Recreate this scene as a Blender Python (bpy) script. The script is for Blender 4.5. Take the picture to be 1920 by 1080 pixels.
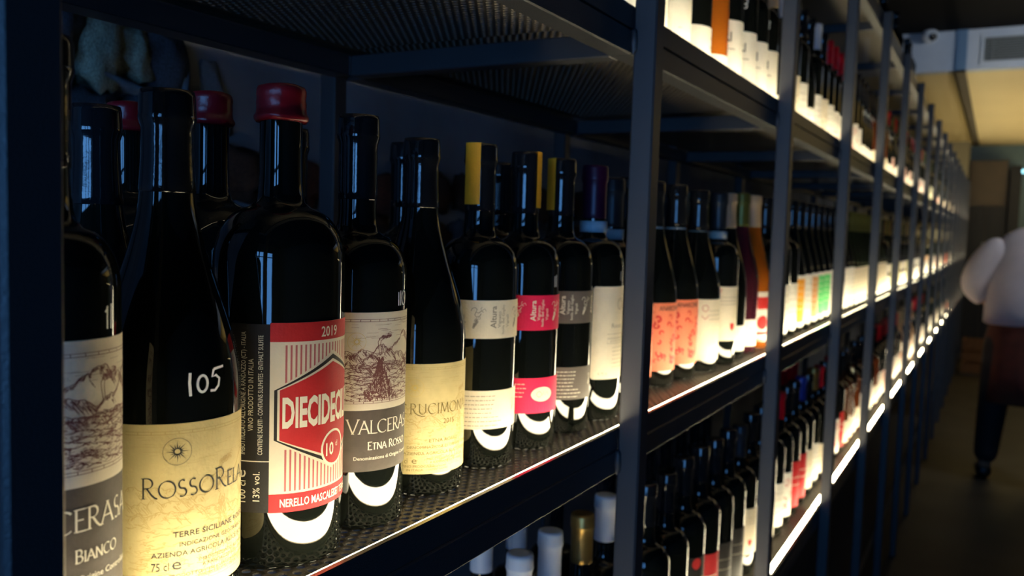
import bpy, bmesh, math, random
from math import sin, cos, pi, radians as R_, degrees, sqrt, atan2
from mathutils import Vector, Matrix, noise
from mathutils.geometry import tessellate_polygon

S = bpy.context.scene
for o in list(bpy.data.objects): bpy.data.objects.remove(o)
COL = S.collection
ZM = 1.212                      # height of the eye-level shelf lip above the floor

# ---------------------------------------------------------------- camera, world, light, exposure
CAM_F = Vector((-0.486347, 0.870894, -0.070790)); CAM_R = Vector((0.871645, 0.489213, 0.030106)); CAM_U = Vector((-0.060851, 0.047062, 0.997037))
cam = bpy.data.cameras.new('camera'); cam_o = bpy.data.objects.new('camera', cam); COL.objects.link(cam_o)
m = Matrix((CAM_R, CAM_U, -CAM_F)).transposed().to_4x4(); m.translation = Vector((0.336105, 0, ZM + 0.208107)); cam_o.matrix_world = m
cam.sensor_width = 36; cam.lens = 1619.976 / 1920 * 36; cam.clip_start = 0.02
cam.dof.use_dof = True; cam.dof.focus_distance = 0.58; cam.dof.aperture_fstop = 8.5
S.camera = cam_o
S.view_settings.view_transform = 'Standard'; S.view_settings.look = 'None'; S.view_settings.gamma = 1
S.view_settings.use_curve_mapping = False; S.view_settings.exposure = 0.0
try:
    S.cycles.use_denoising = True; S.cycles.max_bounces = 8; S.cycles.transmission_bounces = 6; S.cycles.sample_clamp_indirect = 4.0
    S.cycles.caustics_reflective = False; S.cycles.caustics_refractive = False
except Exception: pass
W = bpy.data.worlds.new('daylight'); S.world = W; W.use_nodes = True
W.node_tree.nodes['Background'].inputs[0].default_value = (0.13, 0.42, 1.0, 1)
W.node_tree.nodes['Background'].inputs[1].default_value = 7.2
LED_COL = (1.0, 0.87, 0.57); LED_POWER = 33.0

def area(name, loc, rot, sx, sy, power, col, portal=False):
    l = bpy.data.lights.new(name, 'AREA'); l.shape = 'RECTANGLE'; l.size = sx; l.size_y = sy; l.energy = power; l.color = col
    o = bpy.data.objects.new(name, l); o.location = loc; o.rotation_euler = rot; COL.objects.link(o)
    if portal: l.cycles.is_portal = True
    return o
area('window_portal', (0.68, -2.48, 1.5), (R_(90), 0, 0), 2.2, 1.4, 1, (1, 1, 1), True)
area('added_bulkhead_fill', (1.6, 5.2, 2.45), (R_(76), 0, R_(14)), .5, .5, 18, (0.82, 0.91, 1.0))  # unseen fill light, added to brighten the bulkhead and the person; no real fixture
area('ceiling_uplight', (1.7, 9.6, 1.5), (R_(180), R_(-12), 0), 1.2, 4.0, 38, (1.0, 0.78, 0.36))

# ---------------------------------------------------------------- helpers
def new(name, me, parent=None, **kw):
    o = bpy.data.objects.new(name, me); COL.objects.link(o)
    if parent: o.parent = parent
    for k, v in kw.items(): o[k] = v
    return o
MATS = {}
def mat(name, col, rough=0.5, metal=0.0, spec=0.5, noise_amt=0.0, nscale=20, bump=0.0, bscale=60, emit=None, trans=0.0, ior=1.45, col2=None, coat=0.0):
    if name in MATS: return MATS[name]
    m = bpy.data.materials.new(name); m.use_nodes = True; nt = m.node_tree; b = nt.nodes['Principled BSDF']
    b.inputs['Base Color'].default_value = (*col, 1); b.inputs['Roughness'].default_value = rough; b.inputs['Metallic'].default_value = metal
    b.inputs['Specular IOR Level'].default_value = spec; b.inputs['IOR'].default_value = ior; b.inputs['Transmission Weight'].default_value = trans
    b.inputs['Coat Weight'].default_value = coat
    tc = nt.nodes.new('ShaderNodeTexCoord')
    if noise_amt or col2:
        n = nt.nodes.new('ShaderNodeTexNoise'); n.inputs['Scale'].default_value = nscale; n.inputs['Detail'].default_value = 6
        nt.links.new(tc.outputs['Object'], n.inputs['Vector'])
        r = nt.nodes.new('ShaderNodeValToRGB'); c2 = col2 or tuple(c * (1 - noise_amt) for c in col)
        r.color_ramp.elements[0].position = .35; r.color_ramp.elements[1].position = .65
        r.color_ramp.elements[0].color = (*c2, 1); r.color_ramp.elements[1].color = (*col, 1)
        nt.links.new(n.outputs['Fac'], r.inputs['Fac']); nt.links.new(r.outputs['Color'], b.inputs['Base Color'])
    if bump:
        n2 = nt.nodes.new('ShaderNodeTexNoise'); n2.inputs['Scale'].default_value = bscale; n2.inputs['Detail'].default_value = 4
        nt.links.new(tc.outputs['Object'], n2.inputs['Vector'])
        bp = nt.nodes.new('ShaderNodeBump'); bp.inputs['Strength'].default_value = bump; bp.inputs['Distance'].default_value = 0.002
        nt.links.new(n2.outputs['Fac'], bp.inputs['Height']); nt.links.new(bp.outputs['Normal'], b.inputs['Normal'])
    if emit: b.inputs['Emission Color'].default_value = (*emit[0], 1); b.inputs['Emission Strength'].default_value = emit[1]
    MATS[name] = m; return m

PAINT = mat('powder_coat', (0.036, 0.039, 0.045), 0.34, 0.0, 0.5, bump=0.25, bscale=900)
TRAY = mat('tray_steel', (0.125, 0.11, 0.09), 0.38, 0.6, 0.5, noise_amt=.2, nscale=300)
LIP = mat('lip_steel', (0.30, 0.26, 0.20), 0.35, 0.6, 0.5)
LIPTOP = PAINT
LED = mat('led_diffuser', (0.9, 0.9, 0.8), 0.5, emit=(LED_COL, LED_POWER))
GLASS = mat('dark_glass', (0.004, 0.005, 0.004), 0.03, 0, 0.75, bump=0.03, bscale=40)
GREEN = mat('green_glass', (0.012, 0.022, 0.006), 0.04, 0, 0.5)
AMBER = mat('amber_wine_glass', (0.50, 0.13, 0.012), 0.03, trans=.3, ior=1.4)
ROSE = mat('rose_wine_glass', (0.06, 0.012, 0.02), 0.03, trans=.2, ior=1.4)
BROWN = mat('brown_glass', (0.10, 0.025, 0.008), 0.04)
CLEAR = mat('clear_glass', (0.92, 0.95, 0.90), 0.02, trans=1.0, ior=1.33)
CAP_BLACK = mat('black_foil', (0.008, 0.009, 0.011), 0.08, 0.0, 0.9, bump=.05, bscale=200)
WAX = mat('red_wax', (0.20, 0.006, 0.012), 0.28, 0, 0.5, bump=.3, bscale=120)
INK = mat('black_ink', (0.012, 0.012, 0.014), 0.6)
WHITE_PEN = mat('white_marker', (0.85, 0.85, 0.83), 0.6)
def paper(name, col, n=.06, rough=.62): return mat(name, col, rough, 0, .3, noise_amt=n, nscale=90, bump=.15, bscale=500)
P_CREAM = paper('cream_paper', (0.66, 0.58, 0.44)); P_YEL = paper('straw_paper', (0.62, 0.50, 0.23), .12)
P_WHITE = paper('white_paper', (0.72, 0.68, 0.60)); P_TAUPE = paper('taupe_paper', (0.085, 0.068, 0.055), .2)
P_RED = paper('red_paper', (0.46, 0.018, 0.022), .1); P_BLACK = paper('black_paper', (0.016, 0.014, 0.013))
P_PINK = paper('pink_paper', (0.66, 0.012, 0.07)); P_GREY = paper('grey_paper', (0.12, 0.10, 0.085)); P_CORAL = paper('coral_paper', (0.74, 0.20, 0.11))
P_ORANGE = paper('orange_paper', (0.80, 0.34, 0.04)); P_GREEN = paper('green_paper', (0.10, 0.50, 0.16)); P_TAN = paper('tan_paper', (0.55, 0.27, 0.12))
I_BROWN = mat('brown_ink', (0.15, 0.050, 0.042), 0.7); I_GREY = mat('grey_ink', (0.22, 0.19, 0.15), 0.7); I_RED = mat('red_ink', (0.50, 0.02, 0.02), .6)
I_FAINT = mat('faint_ink', (0.46, 0.33, 0.12), .7); I_GOLD = mat('gold_ink', (0.62, 0.45, 0.12), .4, .3); I_CREAM = mat('cream_ink', (0.72, 0.66, 0.52), .6); I_ROSE = mat('faded_rose_ink', (0.40, 0.10, 0.10), .7)
TAPE = paper('yellow_tape', (0.88, 0.40, 0.02))

def mesh(name, v, f, mats, smooth=False, mi=None):
    me = bpy.data.meshes.new(name); me.from_pydata(v, [], f)
    for m_ in (mats if isinstance(mats, (list, tuple)) else [mats]): me.materials.append(m_)
    if smooth: me.polygons.foreach_set('use_smooth', [True] * len(me.polygons))
    if mi: me.polygons.foreach_set('material_index', mi)
    me.update(); return me
class MB:
    def __init__(s): s.v = []; s.f = []
    def box(s, x0, x1, y0, y1, z0, z1, b=0):
        i = len(s.v)
        if b:
            for z, d in ((z0, b), (z0 + b, 0), (z1 - b, 0), (z1, b)):
                for (x, y) in ((x0, y0), (x1, y0), (x1, y1), (x0, y1)):
                    sx = 1 if x == x0 else -1; sy = 1 if y == y0 else -1
                    if d: s.v += [(x + sx * b, y + sy * b, z)] * 0 + [(x + sx * b * 1.0, y + sy * b, z), (x + sx * b, y + sy * b, z)]
                    else:
                        p1 = (x + sx * b, y, z); p2 = (x, y + sy * b, z)
                        s.v += ([p2, p1] if (x == x0) == (y == y0) else [p1, p2])
            for k in range(3):
                for j in range(8):
                    s.f.append((i + k * 8 + j, i + k * 8 + (j + 1) % 8, i + k * 8 + 8 + (j + 1) % 8, i + k * 8 + 8 + j))
            s.f.append(tuple(i + j for j in (7, 5, 3, 1))); s.f.append(tuple(i + 24 + j for j in (1, 3, 5, 7)))
        else:
            s.v += [(x, y, z) for z in (z0, z1) for (x, y) in ((x0, y0), (x1, y0), (x1, y1), (x0, y1))]
            s.f += [(i + a, i + b_, i + c, i + d) for a, b_, c, d in ((3, 2, 1, 0), (4, 5, 6, 7), (0, 1, 5, 4), (1, 2, 6, 5), (2, 3, 7, 6), (3, 0, 4, 7))]
        return s
    def tube(s, pts, r, n=8, cap=True):
        i = len(s.v); pts = [Vector(p) for p in pts]
        for k, p in enumerate(pts):
            d = (pts[min(k + 1, len(pts) - 1)] - pts[max(k - 1, 0)]).normalized()
            a = d.cross(Vector((0, 0, 1)) if abs(d.z) < .9 else Vector((1, 0, 0))).normalized(); b_ = d.cross(a)
            rr = r[k] if isinstance(r, (list, tuple)) else r
            s.v += [tuple(p + a * rr * cos(2 * pi * j / n) + b_ * rr * sin(2 * pi * j / n)) for j in range(n)]
        for k in range(len(pts) - 1):
            s.f += [(i + k * n + j, i + k * n + (j + 1) % n, i + (k + 1) * n + (j + 1) % n, i + (k + 1) * n + j) for j in range(n)]
        if cap: s.f += [tuple(i + j for j in range(n))[::-1], tuple(i + (len(pts) - 1) * n + j for j in range(n))]
        return s
    def build(s, name, m_, parent=None, smooth=False, **kw):
        return new(name, mesh(name, s.v, s.f, m_, smooth), parent, **kw)
def fixn(me):
    bm = bmesh.new(); bm.from_mesh(me); bmesh.ops.remove_doubles(bm, verts=bm.verts, dist=1e-6); bmesh.ops.recalc_face_normals(bm, faces=bm.faces); bm.to_mesh(me); bm.free(); return me
def lathe(name, prof, n, m_, knurl=None):
    v = []; f = []
    for k, (r, z) in enumerate(prof):
        for j in range(n):
            rr = r * (1 + (0.012 if knurl and k in knurl and (j // 2) % 2 else 0)); a = 2 * pi * j / n
            v.append((rr * cos(a), rr * sin(a), z))
    for k in range(len(prof) - 1):
        f += [(k * n + j, k * n + (j + 1) % n, (k + 1) * n + (j + 1) % n, (k + 1) * n + j) for j in range(n)]
    f += [tuple(range(n))[::-1], tuple((len(prof) - 1) * n + j for j in range(n))]
    me = mesh(name, v, f, m_, True)
    me.polygons[-1].use_smooth = False; me.polygons[-2].use_smooth = False
    return me

# ---------------------------------------------------------------- room shell
PL = mat('wall_plaster', (0.30, 0.31, 0.34), 0.9, 0, .2, col2=(0.18, 0.18, 0.19), nscale=3, bump=.8, bscale=25)
DARKC = mat('black_ceiling_paint', (0.006, 0.006, 0.007), 0.95, 0, .1, noise_amt=.2)
FLOORM = mat('dark_screed_floor', (0.045, 0.040, 0.033), 0.5, 0, .4, noise_amt=.45, nscale=3, bump=.1, bscale=40)
def sbox(name, a, m_, **kw):
    return MB().box(*a).build(name, m_, None, kind='structure', **kw)
sbox('floor', (-0.75, 3.2, -2.7, 12.6, -0.1, 0), FLOORM, label='dark floor of the aisle')
wall_left = sbox('wall_left', (-0.75, -0.6, -2.7, 12.6, 0, 3.0), PL, label='rough plaster and stone wall behind the rack')
sbox('wall_right', (3.0, 3.2, -2.7, 12.6, 0, 3.0), mat('dark_wall', (0.05, 0.05, 0.055), .8, noise_amt=.1))
ceil_z = ZM + 1.665
sbox('ceiling', (-0.75, 3.2, -2.7, 6.85, ceil_z, ceil_z + .12), DARKC, label='black ceiling above the near aisle')
BEAM = mat('bulkhead_paint', (0.52, 0.56, 0.62), 0.7, noise_amt=.05)
sbox('trim_1', (-0.6, 3.0, 6.85, 6.95, ZM + 1.388, ceil_z + .12), BEAM, label='pale bulkhead face with a grille in it')
CREAM = mat('cream_ceiling_paint', (0.74, 0.62, 0.36), 0.75, noise_amt=.04, nscale=2)
lowc = sbox('ceiling_low', (-0.75, 3.2, 6.95, 12.6, ZM + 1.388, ceil_z + .12), CREAM, label='lowered cream ceiling beyond the bulkhead')
sbox('trim_2', (0.005, 0.072, 6.835, 6.852, ZM + 1.376, ceil_z), mat('strip_blue', (0.13, 0.22, 0.34), .6, noise_amt=.05), label='darker vertical strip on the bulkhead')
sbox('trim_3', (0.005, 0.072, 6.835, 12.2, ZM + 1.376, ZM + 1.39), mat('strip_brown', (0.10, 0.085, 0.06), .7, noise_amt=.05), label='dark strip running along the cream ceiling')
FARW = mat('far_wall_paint', (0.16, 0.24, 0.28), .8, noise_amt=.1)
sbox('wall_far', (-0.75, 3.2, 12.3, 12.6, 0, 3.0), FARW, label='blue grey wall at the end of the aisle')
sbox('trim_4', (-0.6, -0.02, 11.75, 12.3, 0, ZM + 1.39), mat('pier_paint', (0.33, 0.30, 0.20), .8, noise_amt=.06), label='pale pier behind the far end of the rack')
# shopfront behind the camera: frames and glass openings that let the daylight in
fr = MB()
SF = mat('shopfront_frame', (0.35, 0.36, 0.38), .4, noise_amt=.05)
fr.box(-0.6, -0.40, -2.6, -2.5, 0, ceil_z).box(0.36, 0.46, -2.6, -2.5, 0, ceil_z).box(1.02, 1.14, -2.6, -2.5, 0, ceil_z).box(1.75, 3.0, -2.6, -2.5, 0, ceil_z)
fr.box(-0.6, 3.0, -2.6, -2.5, 2.15, ceil_z).box(-0.6, 3.0, -2.6, -2.5, 0, 0.80).box(-0.40, 1.75, -2.57, -2.52, 1.80, 1.85)
fr.build('window_1', SF, None, kind='structure', label='shopfront frame behind the viewer')
sbox('wall_outer', (-0.75, 3.2, -2.7, -2.6, 2.35, 3.0), SF)

# stones and bricks of the wall behind the rack
rng = random.Random(5)
stone_mats = [mat('stone_olive', (0.42, 0.44, 0.33), .95, noise_amt=.5, nscale=14, bump=1, bscale=30), mat('stone_slate', (0.07, 0.085, 0.11), .95, noise_amt=.5, nscale=14, bump=1, bscale=30),
              mat('stone_rust', (0.11, 0.035, 0.018), .95, noise_amt=.6, nscale=12, bump=1, bscale=30), mat('stone_umber', (0.07, 0.035, 0.02), .95, noise_amt=.6, nscale=12, bump=1, bscale=30), mat('mortar_pale', (0.26, 0.31, 0.36), .95, noise_amt=.4, nscale=20, bump=1, bscale=40)]
def stone_mesh(seed, m_):
    bm = bmesh.new(); bmesh.ops.create_icosphere(bm, subdivisions=3, radius=1)
    for v in bm.verts:
        p = v.co.copy(); q = Vector((p.x, max(-.75, min(.75, p.y)) / .75, max(-.75, min(.75, p.z)) / .75)); v.co = q * (0.92 + .30 * noise.noise(q * 1.8 + Vector((seed * 7.3, 0, 0))) + .16 * noise.noise(q * 4) + .08 * noise.noise(q * 9))
    me = bpy.data.meshes.new('stone'); bm.to_mesh(me); bm.free(); me.materials.append(m_); me.polygons.foreach_set('use_smooth', [True] * len(me.polygons)); return me
SM = [[stone_mesh(i * 5 + k, m_) for i in range(3)] for k, m_ in enumerate(stone_mats)]
def stone(y, z, sy, sz, k, d=.03, rot=0):
    o = new('stone', SM[k][rng.randrange(3)], wall_left); o.location = (-0.6, y, ZM + z); o.scale = (d, sy, sz); o.rotation_euler = (rot, 0, 0)
for a in ((.655, .40, .03, .05, 0), (.70, .405, .022, .035, 0, .03, .3), (.64, .325, .035, .028, 1), (.745, .40, .032, .045, 1), (.72, .335, .03, .026, 1, .03, .2), (.79, .33, .022, .04, 3, .02, .2), (.60, .42, .03, .04, 1), (.83, .37, .018, .05, 4, .012, .3), (.765, .355, .008, .06, 4, .03, -.1), (.70, .36, .05, .007, 4, .03, -.25), (.58, .34, .03, .035, 0)): stone(*a)
y = .45
for row in range(5):
    z = .262 - row * .085; y = .4 + rng.random() * .08
    while y < 3.6:
        w = rng.uniform(.05, .10); stone(y + w, z + rng.uniform(-.008, .008), w * .92, .038, rng.choice((2, 2, 3, 3, 1)), .028, rng.uniform(-.08, .08)); y += 2 * w
# ---------------------------------------------------------------- rack
PITCH, YA, PW, DEPTH = 0.6606, 0.1823, 0.0244, 0.4203
XF = .0234                      # front of the posts; the shelf lips sit flush with the back of the front posts
XL = XF - PW - .0006
NB = 17
LEVELS = [('top', .8802), ('upper', .4363), ('eye', -.0010), ('lower', -.4455), ('bottom', -.889)]
TD = .0156                      # tray surface below the lip
rack = new('shelving_rack', None, None, label='long dark steel rack with perforated lit shelves along the stone wall', category='shelving')
post_me = fixn(mesh('post', *(lambda b: (b.v, b.f))(MB().box(-PW, 0, 0, PW, 0, ZM + .8800, .0018)), PAINT))
for k in range(NB + 1):
    for x in (XF, XF - DEPTH):
        o = new('post', post_me, rack); o.location = (x, YA + k * PITCH, 0)
def weld(y, z):
    b = bmesh.new(); bmesh.ops.create_icosphere(b, subdivisions=3, radius=1)
    for v in b.verts: v.co = Vector((v.co.x * .004, v.co.y * .003, v.co.z * .013)) * (1 + .35 * noise.noise(v.co * 3))
    me = bpy.data.meshes.new('weld_bead'); b.to_mesh(me); b.free(); me.materials.append(PAINT); me.polygons.foreach_set('use_smooth', [True] * len(me.polygons))
    o = new('weld_bead', me, rack); o.location = (XF - PW + .001, y, z)
for k in (1, 2, 3):
    for l in (.4363, -.001): weld(YA + k * PITCH - .001, ZM + l - .036)
# perforated tray: hexagonal lattice of real holes
def tray_mesh():
    a = .0094; b_ = a * sqrt(3) / 2; rh = .0031; t = .0015; x0, x1 = -.376, -.0215; y0, y1 = 0.0, PITCH - .0006
    v = []; f = []
    ny = int((y1 - y0) / b_); nx = int((x1 - x0) / a) - 1
    sy = (y1 - y0) / ny; K = 12
    for j in range(ny):
        cy = y0 + (j + .5) * sy
        for i in range(nx):
            cx = x1 - a * (.5 + i + (.5 if j % 2 else 0))
            base = len(v)
            hexo = []
            for k in range(6):
                p = (a / sqrt(3) * cos(pi / 6 + k * pi / 3), sy / b_ * a / sqrt(3) * sin(pi / 6 + k * pi / 3))
                q = (a / sqrt(3) * cos(pi / 6 + (k + 1) * pi / 3), sy / b_ * a / sqrt(3) * sin(pi / 6 + (k + 1) * pi / 3))
                hexo += [p, ((p[0] + q[0]) / 2, (p[1] + q[1]) / 2)]
            for z in (0, -t): v += [(cx + p[0], cy + p[1], z) for p in hexo]
            for z in (-.0004, -t): v += [(cx + rh * cos(pi / 6 + k * pi / 6), cy + rh * sin(pi / 6 + k * pi / 6), z) for k in range(K)]
            for k in range(K):
                k2 = (k + 1) % K
                f += [(base + k, base + k2, base + 24 + k2, base + 24 + k), (base + 24 + k, base + 24 + k2, base + 36 + k2, base + 36 + k), (base + 12 + k2, base + 12 + k, base + 36 + k, base + 36 + k2)]
    m_ = MB(); m_.v = v; m_.f = f
    m_.box(x1 - .0005 - a*.0, -.0005, y0, y1, -t, 0); m_.box(-.380, x1 - a * (nx + .4), y0, y1, -t, 0); m_.box(-.3812, -.3801, y0, y1, -.012, .012)
    return mesh('perforated_tray', m_.v, m_.f, TRAY)
TRAYM = tray_mesh()
def perf_material():
    m = bpy.data.materials.new('perforated_steel'); m.use_nodes = True; nt = m.node_tree; b = nt.nodes['Principled BSDF']; N = nt.nodes.new; L = nt.links.new
    b.inputs['Base Color'].default_value = (0.14, 0.125, 0.105, 1); b.inputs['Roughness'].default_value = .42; b.inputs['Metallic'].default_value = .5
    tc = N('ShaderNodeTexCoord'); ds = []
    for off in (0, .5):
        mp = N('ShaderNodeMapping'); mp.inputs['Scale'].default_value = (1 / .0094, 1 / .01628, 1); mp.inputs['Location'].default_value = (off, off, 0); L(tc.outputs['Object'], mp.inputs['Vector'])
        fr = N('ShaderNodeVectorMath'); fr.operation = 'FRACTION'; L(mp.outputs[0], fr.inputs[0])
        sb = N('ShaderNodeVectorMath'); sb.operation = 'SUBTRACT'; sb.inputs[1].default_value = (.5, .5, 0); L(fr.outputs[0], sb.inputs[0])
        ml = N('ShaderNodeVectorMath'); ml.operation = 'MULTIPLY'; ml.inputs[1].default_value = (.0094, .01628, 0); L(sb.outputs[0], ml.inputs[0])
        ln = N('ShaderNodeVectorMath'); ln.operation = 'LENGTH'; L(ml.outputs[0], ln.inputs[0]); ds.append(ln)
    mn = N('ShaderNodeMath'); mn.operation = 'MINIMUM'; L(ds[0].outputs['Value'], mn.inputs[0]); L(ds[1].outputs['Value'], mn.inputs[1])
    gt = N('ShaderNodeMath'); gt.operation = 'GREATER_THAN'; gt.inputs[1].default_value = .0031; L(mn.outputs[0], gt.inputs[0]); L(gt.outputs[0], b.inputs['Alpha'])
    return m
PERF = perf_material()
TRAYS = mesh('perforated_tray', *(lambda b: (b.v, b.f))(MB().box(-.380, -.0005, 0, PITCH - .0006, -.0015, 0)), PERF)
L_ = PITCH - PW
box_me = lambda name, a, m_: fixn(mesh(name, *(lambda b: (b.v, b.f))(MB().box(*a)), m_))
beam_me = box_me('front_beam', (-.025, -.0004, 0, PITCH, -.049, -.0240, .0014), PAINT)
rail_me = box_me('shelf_lip', (-.0050, -.0002, 0, PITCH, -.0228, -.0006, .0006), PAINT)
cap_me = box_me('lip_cap', (-.0049, -.0003, 0, PITCH, -.0006, .0, .0002), mat('satin_aluminium', (.60, .54, .44), .24, 1.0, noise_amt=.05))
cross_me = box_me('cross_beam', (-DEPTH + PW * 2 + .001, -.0256, 0, PW, -.049, -.0240, .0014), PAINT)
rear_me = box_me('rear_beam', (-DEPTH + PW * 2, -DEPTH + PW * 2 - .026, PW, PITCH, -.049, -.0240, .0014), PAINT)
LW = PITCH - .010
LW = PITCH - .010
ledp_me = fixn(mesh('led_profile', [(x, y, z) for y in (.010, LW) for x, z in ((-.0051, -.0154), (-.0051, -.0012), (-.0199, -.0101), (-.0199, -.0154))], [(0, 1, 2, 3), (4, 7, 6, 5), (0, 3, 7, 4), (0, 4, 5, 1), (3, 2, 6, 7), (1, 5, 6, 2)], LIP))
ledd_me = fixn(mesh('led_strip', [(x, y, z) for y in (.012, LW - .002) for x, z in ((-.0053, -.00115), (-.0053, -.0005), (-.0198, -.0087), (-.0198, -.0094))], [(0, 1, 2, 3), (4, 7, 6, 5), (0, 3, 7, 4), (0, 4, 5, 1), (3, 2, 6, 7), (1, 5, 6, 2)], LED))
for (ln, lz) in LEVELS:
    for k in range(NB):
        y = YA + k * PITCH
        sh = new('shelf', TRAYM if (ln, k) in (('eye', 0), ('eye', 1), ('upper', 0), ('upper', 1), ('lower', 2)) else TRAYS, rack); sh.location = (XL, y, ZM + lz - TD)
        for nm, me in (('front_beam', beam_me), ('shelf_lip', rail_me), ('lip_cap', cap_me), ('cross_beam', cross_me), ('rear_beam', rear_me)):
            o = new(nm, me, sh); o.location = (0, 0, TD)
        if ln in ('upper', 'eye', 'lower'):
            for nm, me in (('led_profile', ledp_me), ('led_strip', ledd_me)):
                o = new(nm, me, sh); o.location = (0, 0, TD)

# ---------------------------------------------------------------- print on labels
FONTC = {}
def text_tris(txt, bold=0.0):
    key = (txt, bold)
    if key not in FONTC:
        c = bpy.data.curves.new('t', 'FONT'); c.body = txt; c.size = 1; c.resolution_u = 2; c.fill_mode = 'FRONT'; c.offset = bold
        o = bpy.data.objects.new('t', c); me = o.to_mesh(); me.calc_loop_triangles()
        vs = [(v.co.x, v.co.y) for v in me.vertices]; ts = [tuple(t.vertices) for t in me.loop_triangles]
        o.to_mesh_clear(); bpy.data.objects.remove(o); bpy.data.curves.remove(c)
        x0 = min((p[0] for p in vs), default=0); x1 = max((p[0] for p in vs), default=1)
        FONTC[key] = ([(p[0] - x0, p[1]) for p in vs], ts, x1 - x0)
    return FONTC[key]
def arc(cx, cy, rx, ry, a0, a1, n=14): return [(cx + rx * cos(R_(a0 + (a1 - a0) * i / n)), cy + ry * sin(R_(a0 + (a1 - a0) * i / n))) for i in range(n + 1)]
GL = {'A': (.78, [[(0, 0), (.37, 1)], [(.37, 1), (.76, 0)], [(.13, .36), (.62, .36)]]),
 'B': (.6, [[(.1, 0), (.1, 1)], [(.1, 1)] + arc(.28, .76, .22, .24, 90, -90) + [(.1, .52)], [(.1, .52)] + arc(.3, .26, .27, .26, 90, -90) + [(.1, 0)]]),
 'C': (.86, [arc(.5, .5, .44, .51, 48, 312, 22)]),
 'D': (.8, [[(.1, 0), (.1, 1)], [(.1, 1)] + arc(.28, .5, .44, .5, 90, -90, 18) + [(.1, 0)]]),
 'E': (.56, [[(.1, 0), (.1, 1)], [(.1, 1), (.5, 1)], [(.1, .52), (.43, .52)], [(.1, 0), (.53, 0)]]),
 'I': (.24, [[(.12, 0), (.12, 1)]]), 'L': (.54, [[(.1, 0), (.1, 1)], [(.1, 0), (.52, 0)]]),
 'M': (.98, [[(.06, 0), (.16, 1)], [(.16, 1), (.49, .08)], [(.49, .08), (.82, 1)], [(.82, 1), (.92, 0)]]),
 'N': (.84, [[(.1, 0), (.1, 1)], [(.1, 1), (.74, 0)], [(.74, 0), (.74, 1)]]),
 'O': (1.0, [arc(.5, .5, .46, .51, 0, 360, 28)]),
 'R': (.70, [[(.1, 0), (.1, 1)], [(.1, 1)] + arc(.28, .75, .24, .25, 90, -90) + [(.1, .5)], [(.27, .5), (.48, .17), (.62, .03), (.74, -.01)]]),
 'Q': (.70, [[(.1, 0), (.1, 1)], [(.1, 1)] + arc(.28, .75, .24, .25, 90, -90) + [(.1, .5)], [(.27, .5), (.5, .1), (.8, -.12), (1.15, -.22), (1.5, -.2)]]),
 'S': (.56, [arc(.28, .75, .2, .26, 50, 270, 12)[:-1] + arc(.28, .25, .22, .25, 90, -130, 12)]),
 'T': (.66, [[(.33, 0), (.33, 1)], [(.02, 1), (.64, 1)]]),
 'U': (.8, [[(.1, 1), (.1, .35)] + arc(.4, .32, .3, .33, 180, 360, 12) + [(.7, 1)]]),
 'V': (.78, [[(.0, 1), (.39, 0)], [(.39, 0), (.76, 1)]])}
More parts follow.
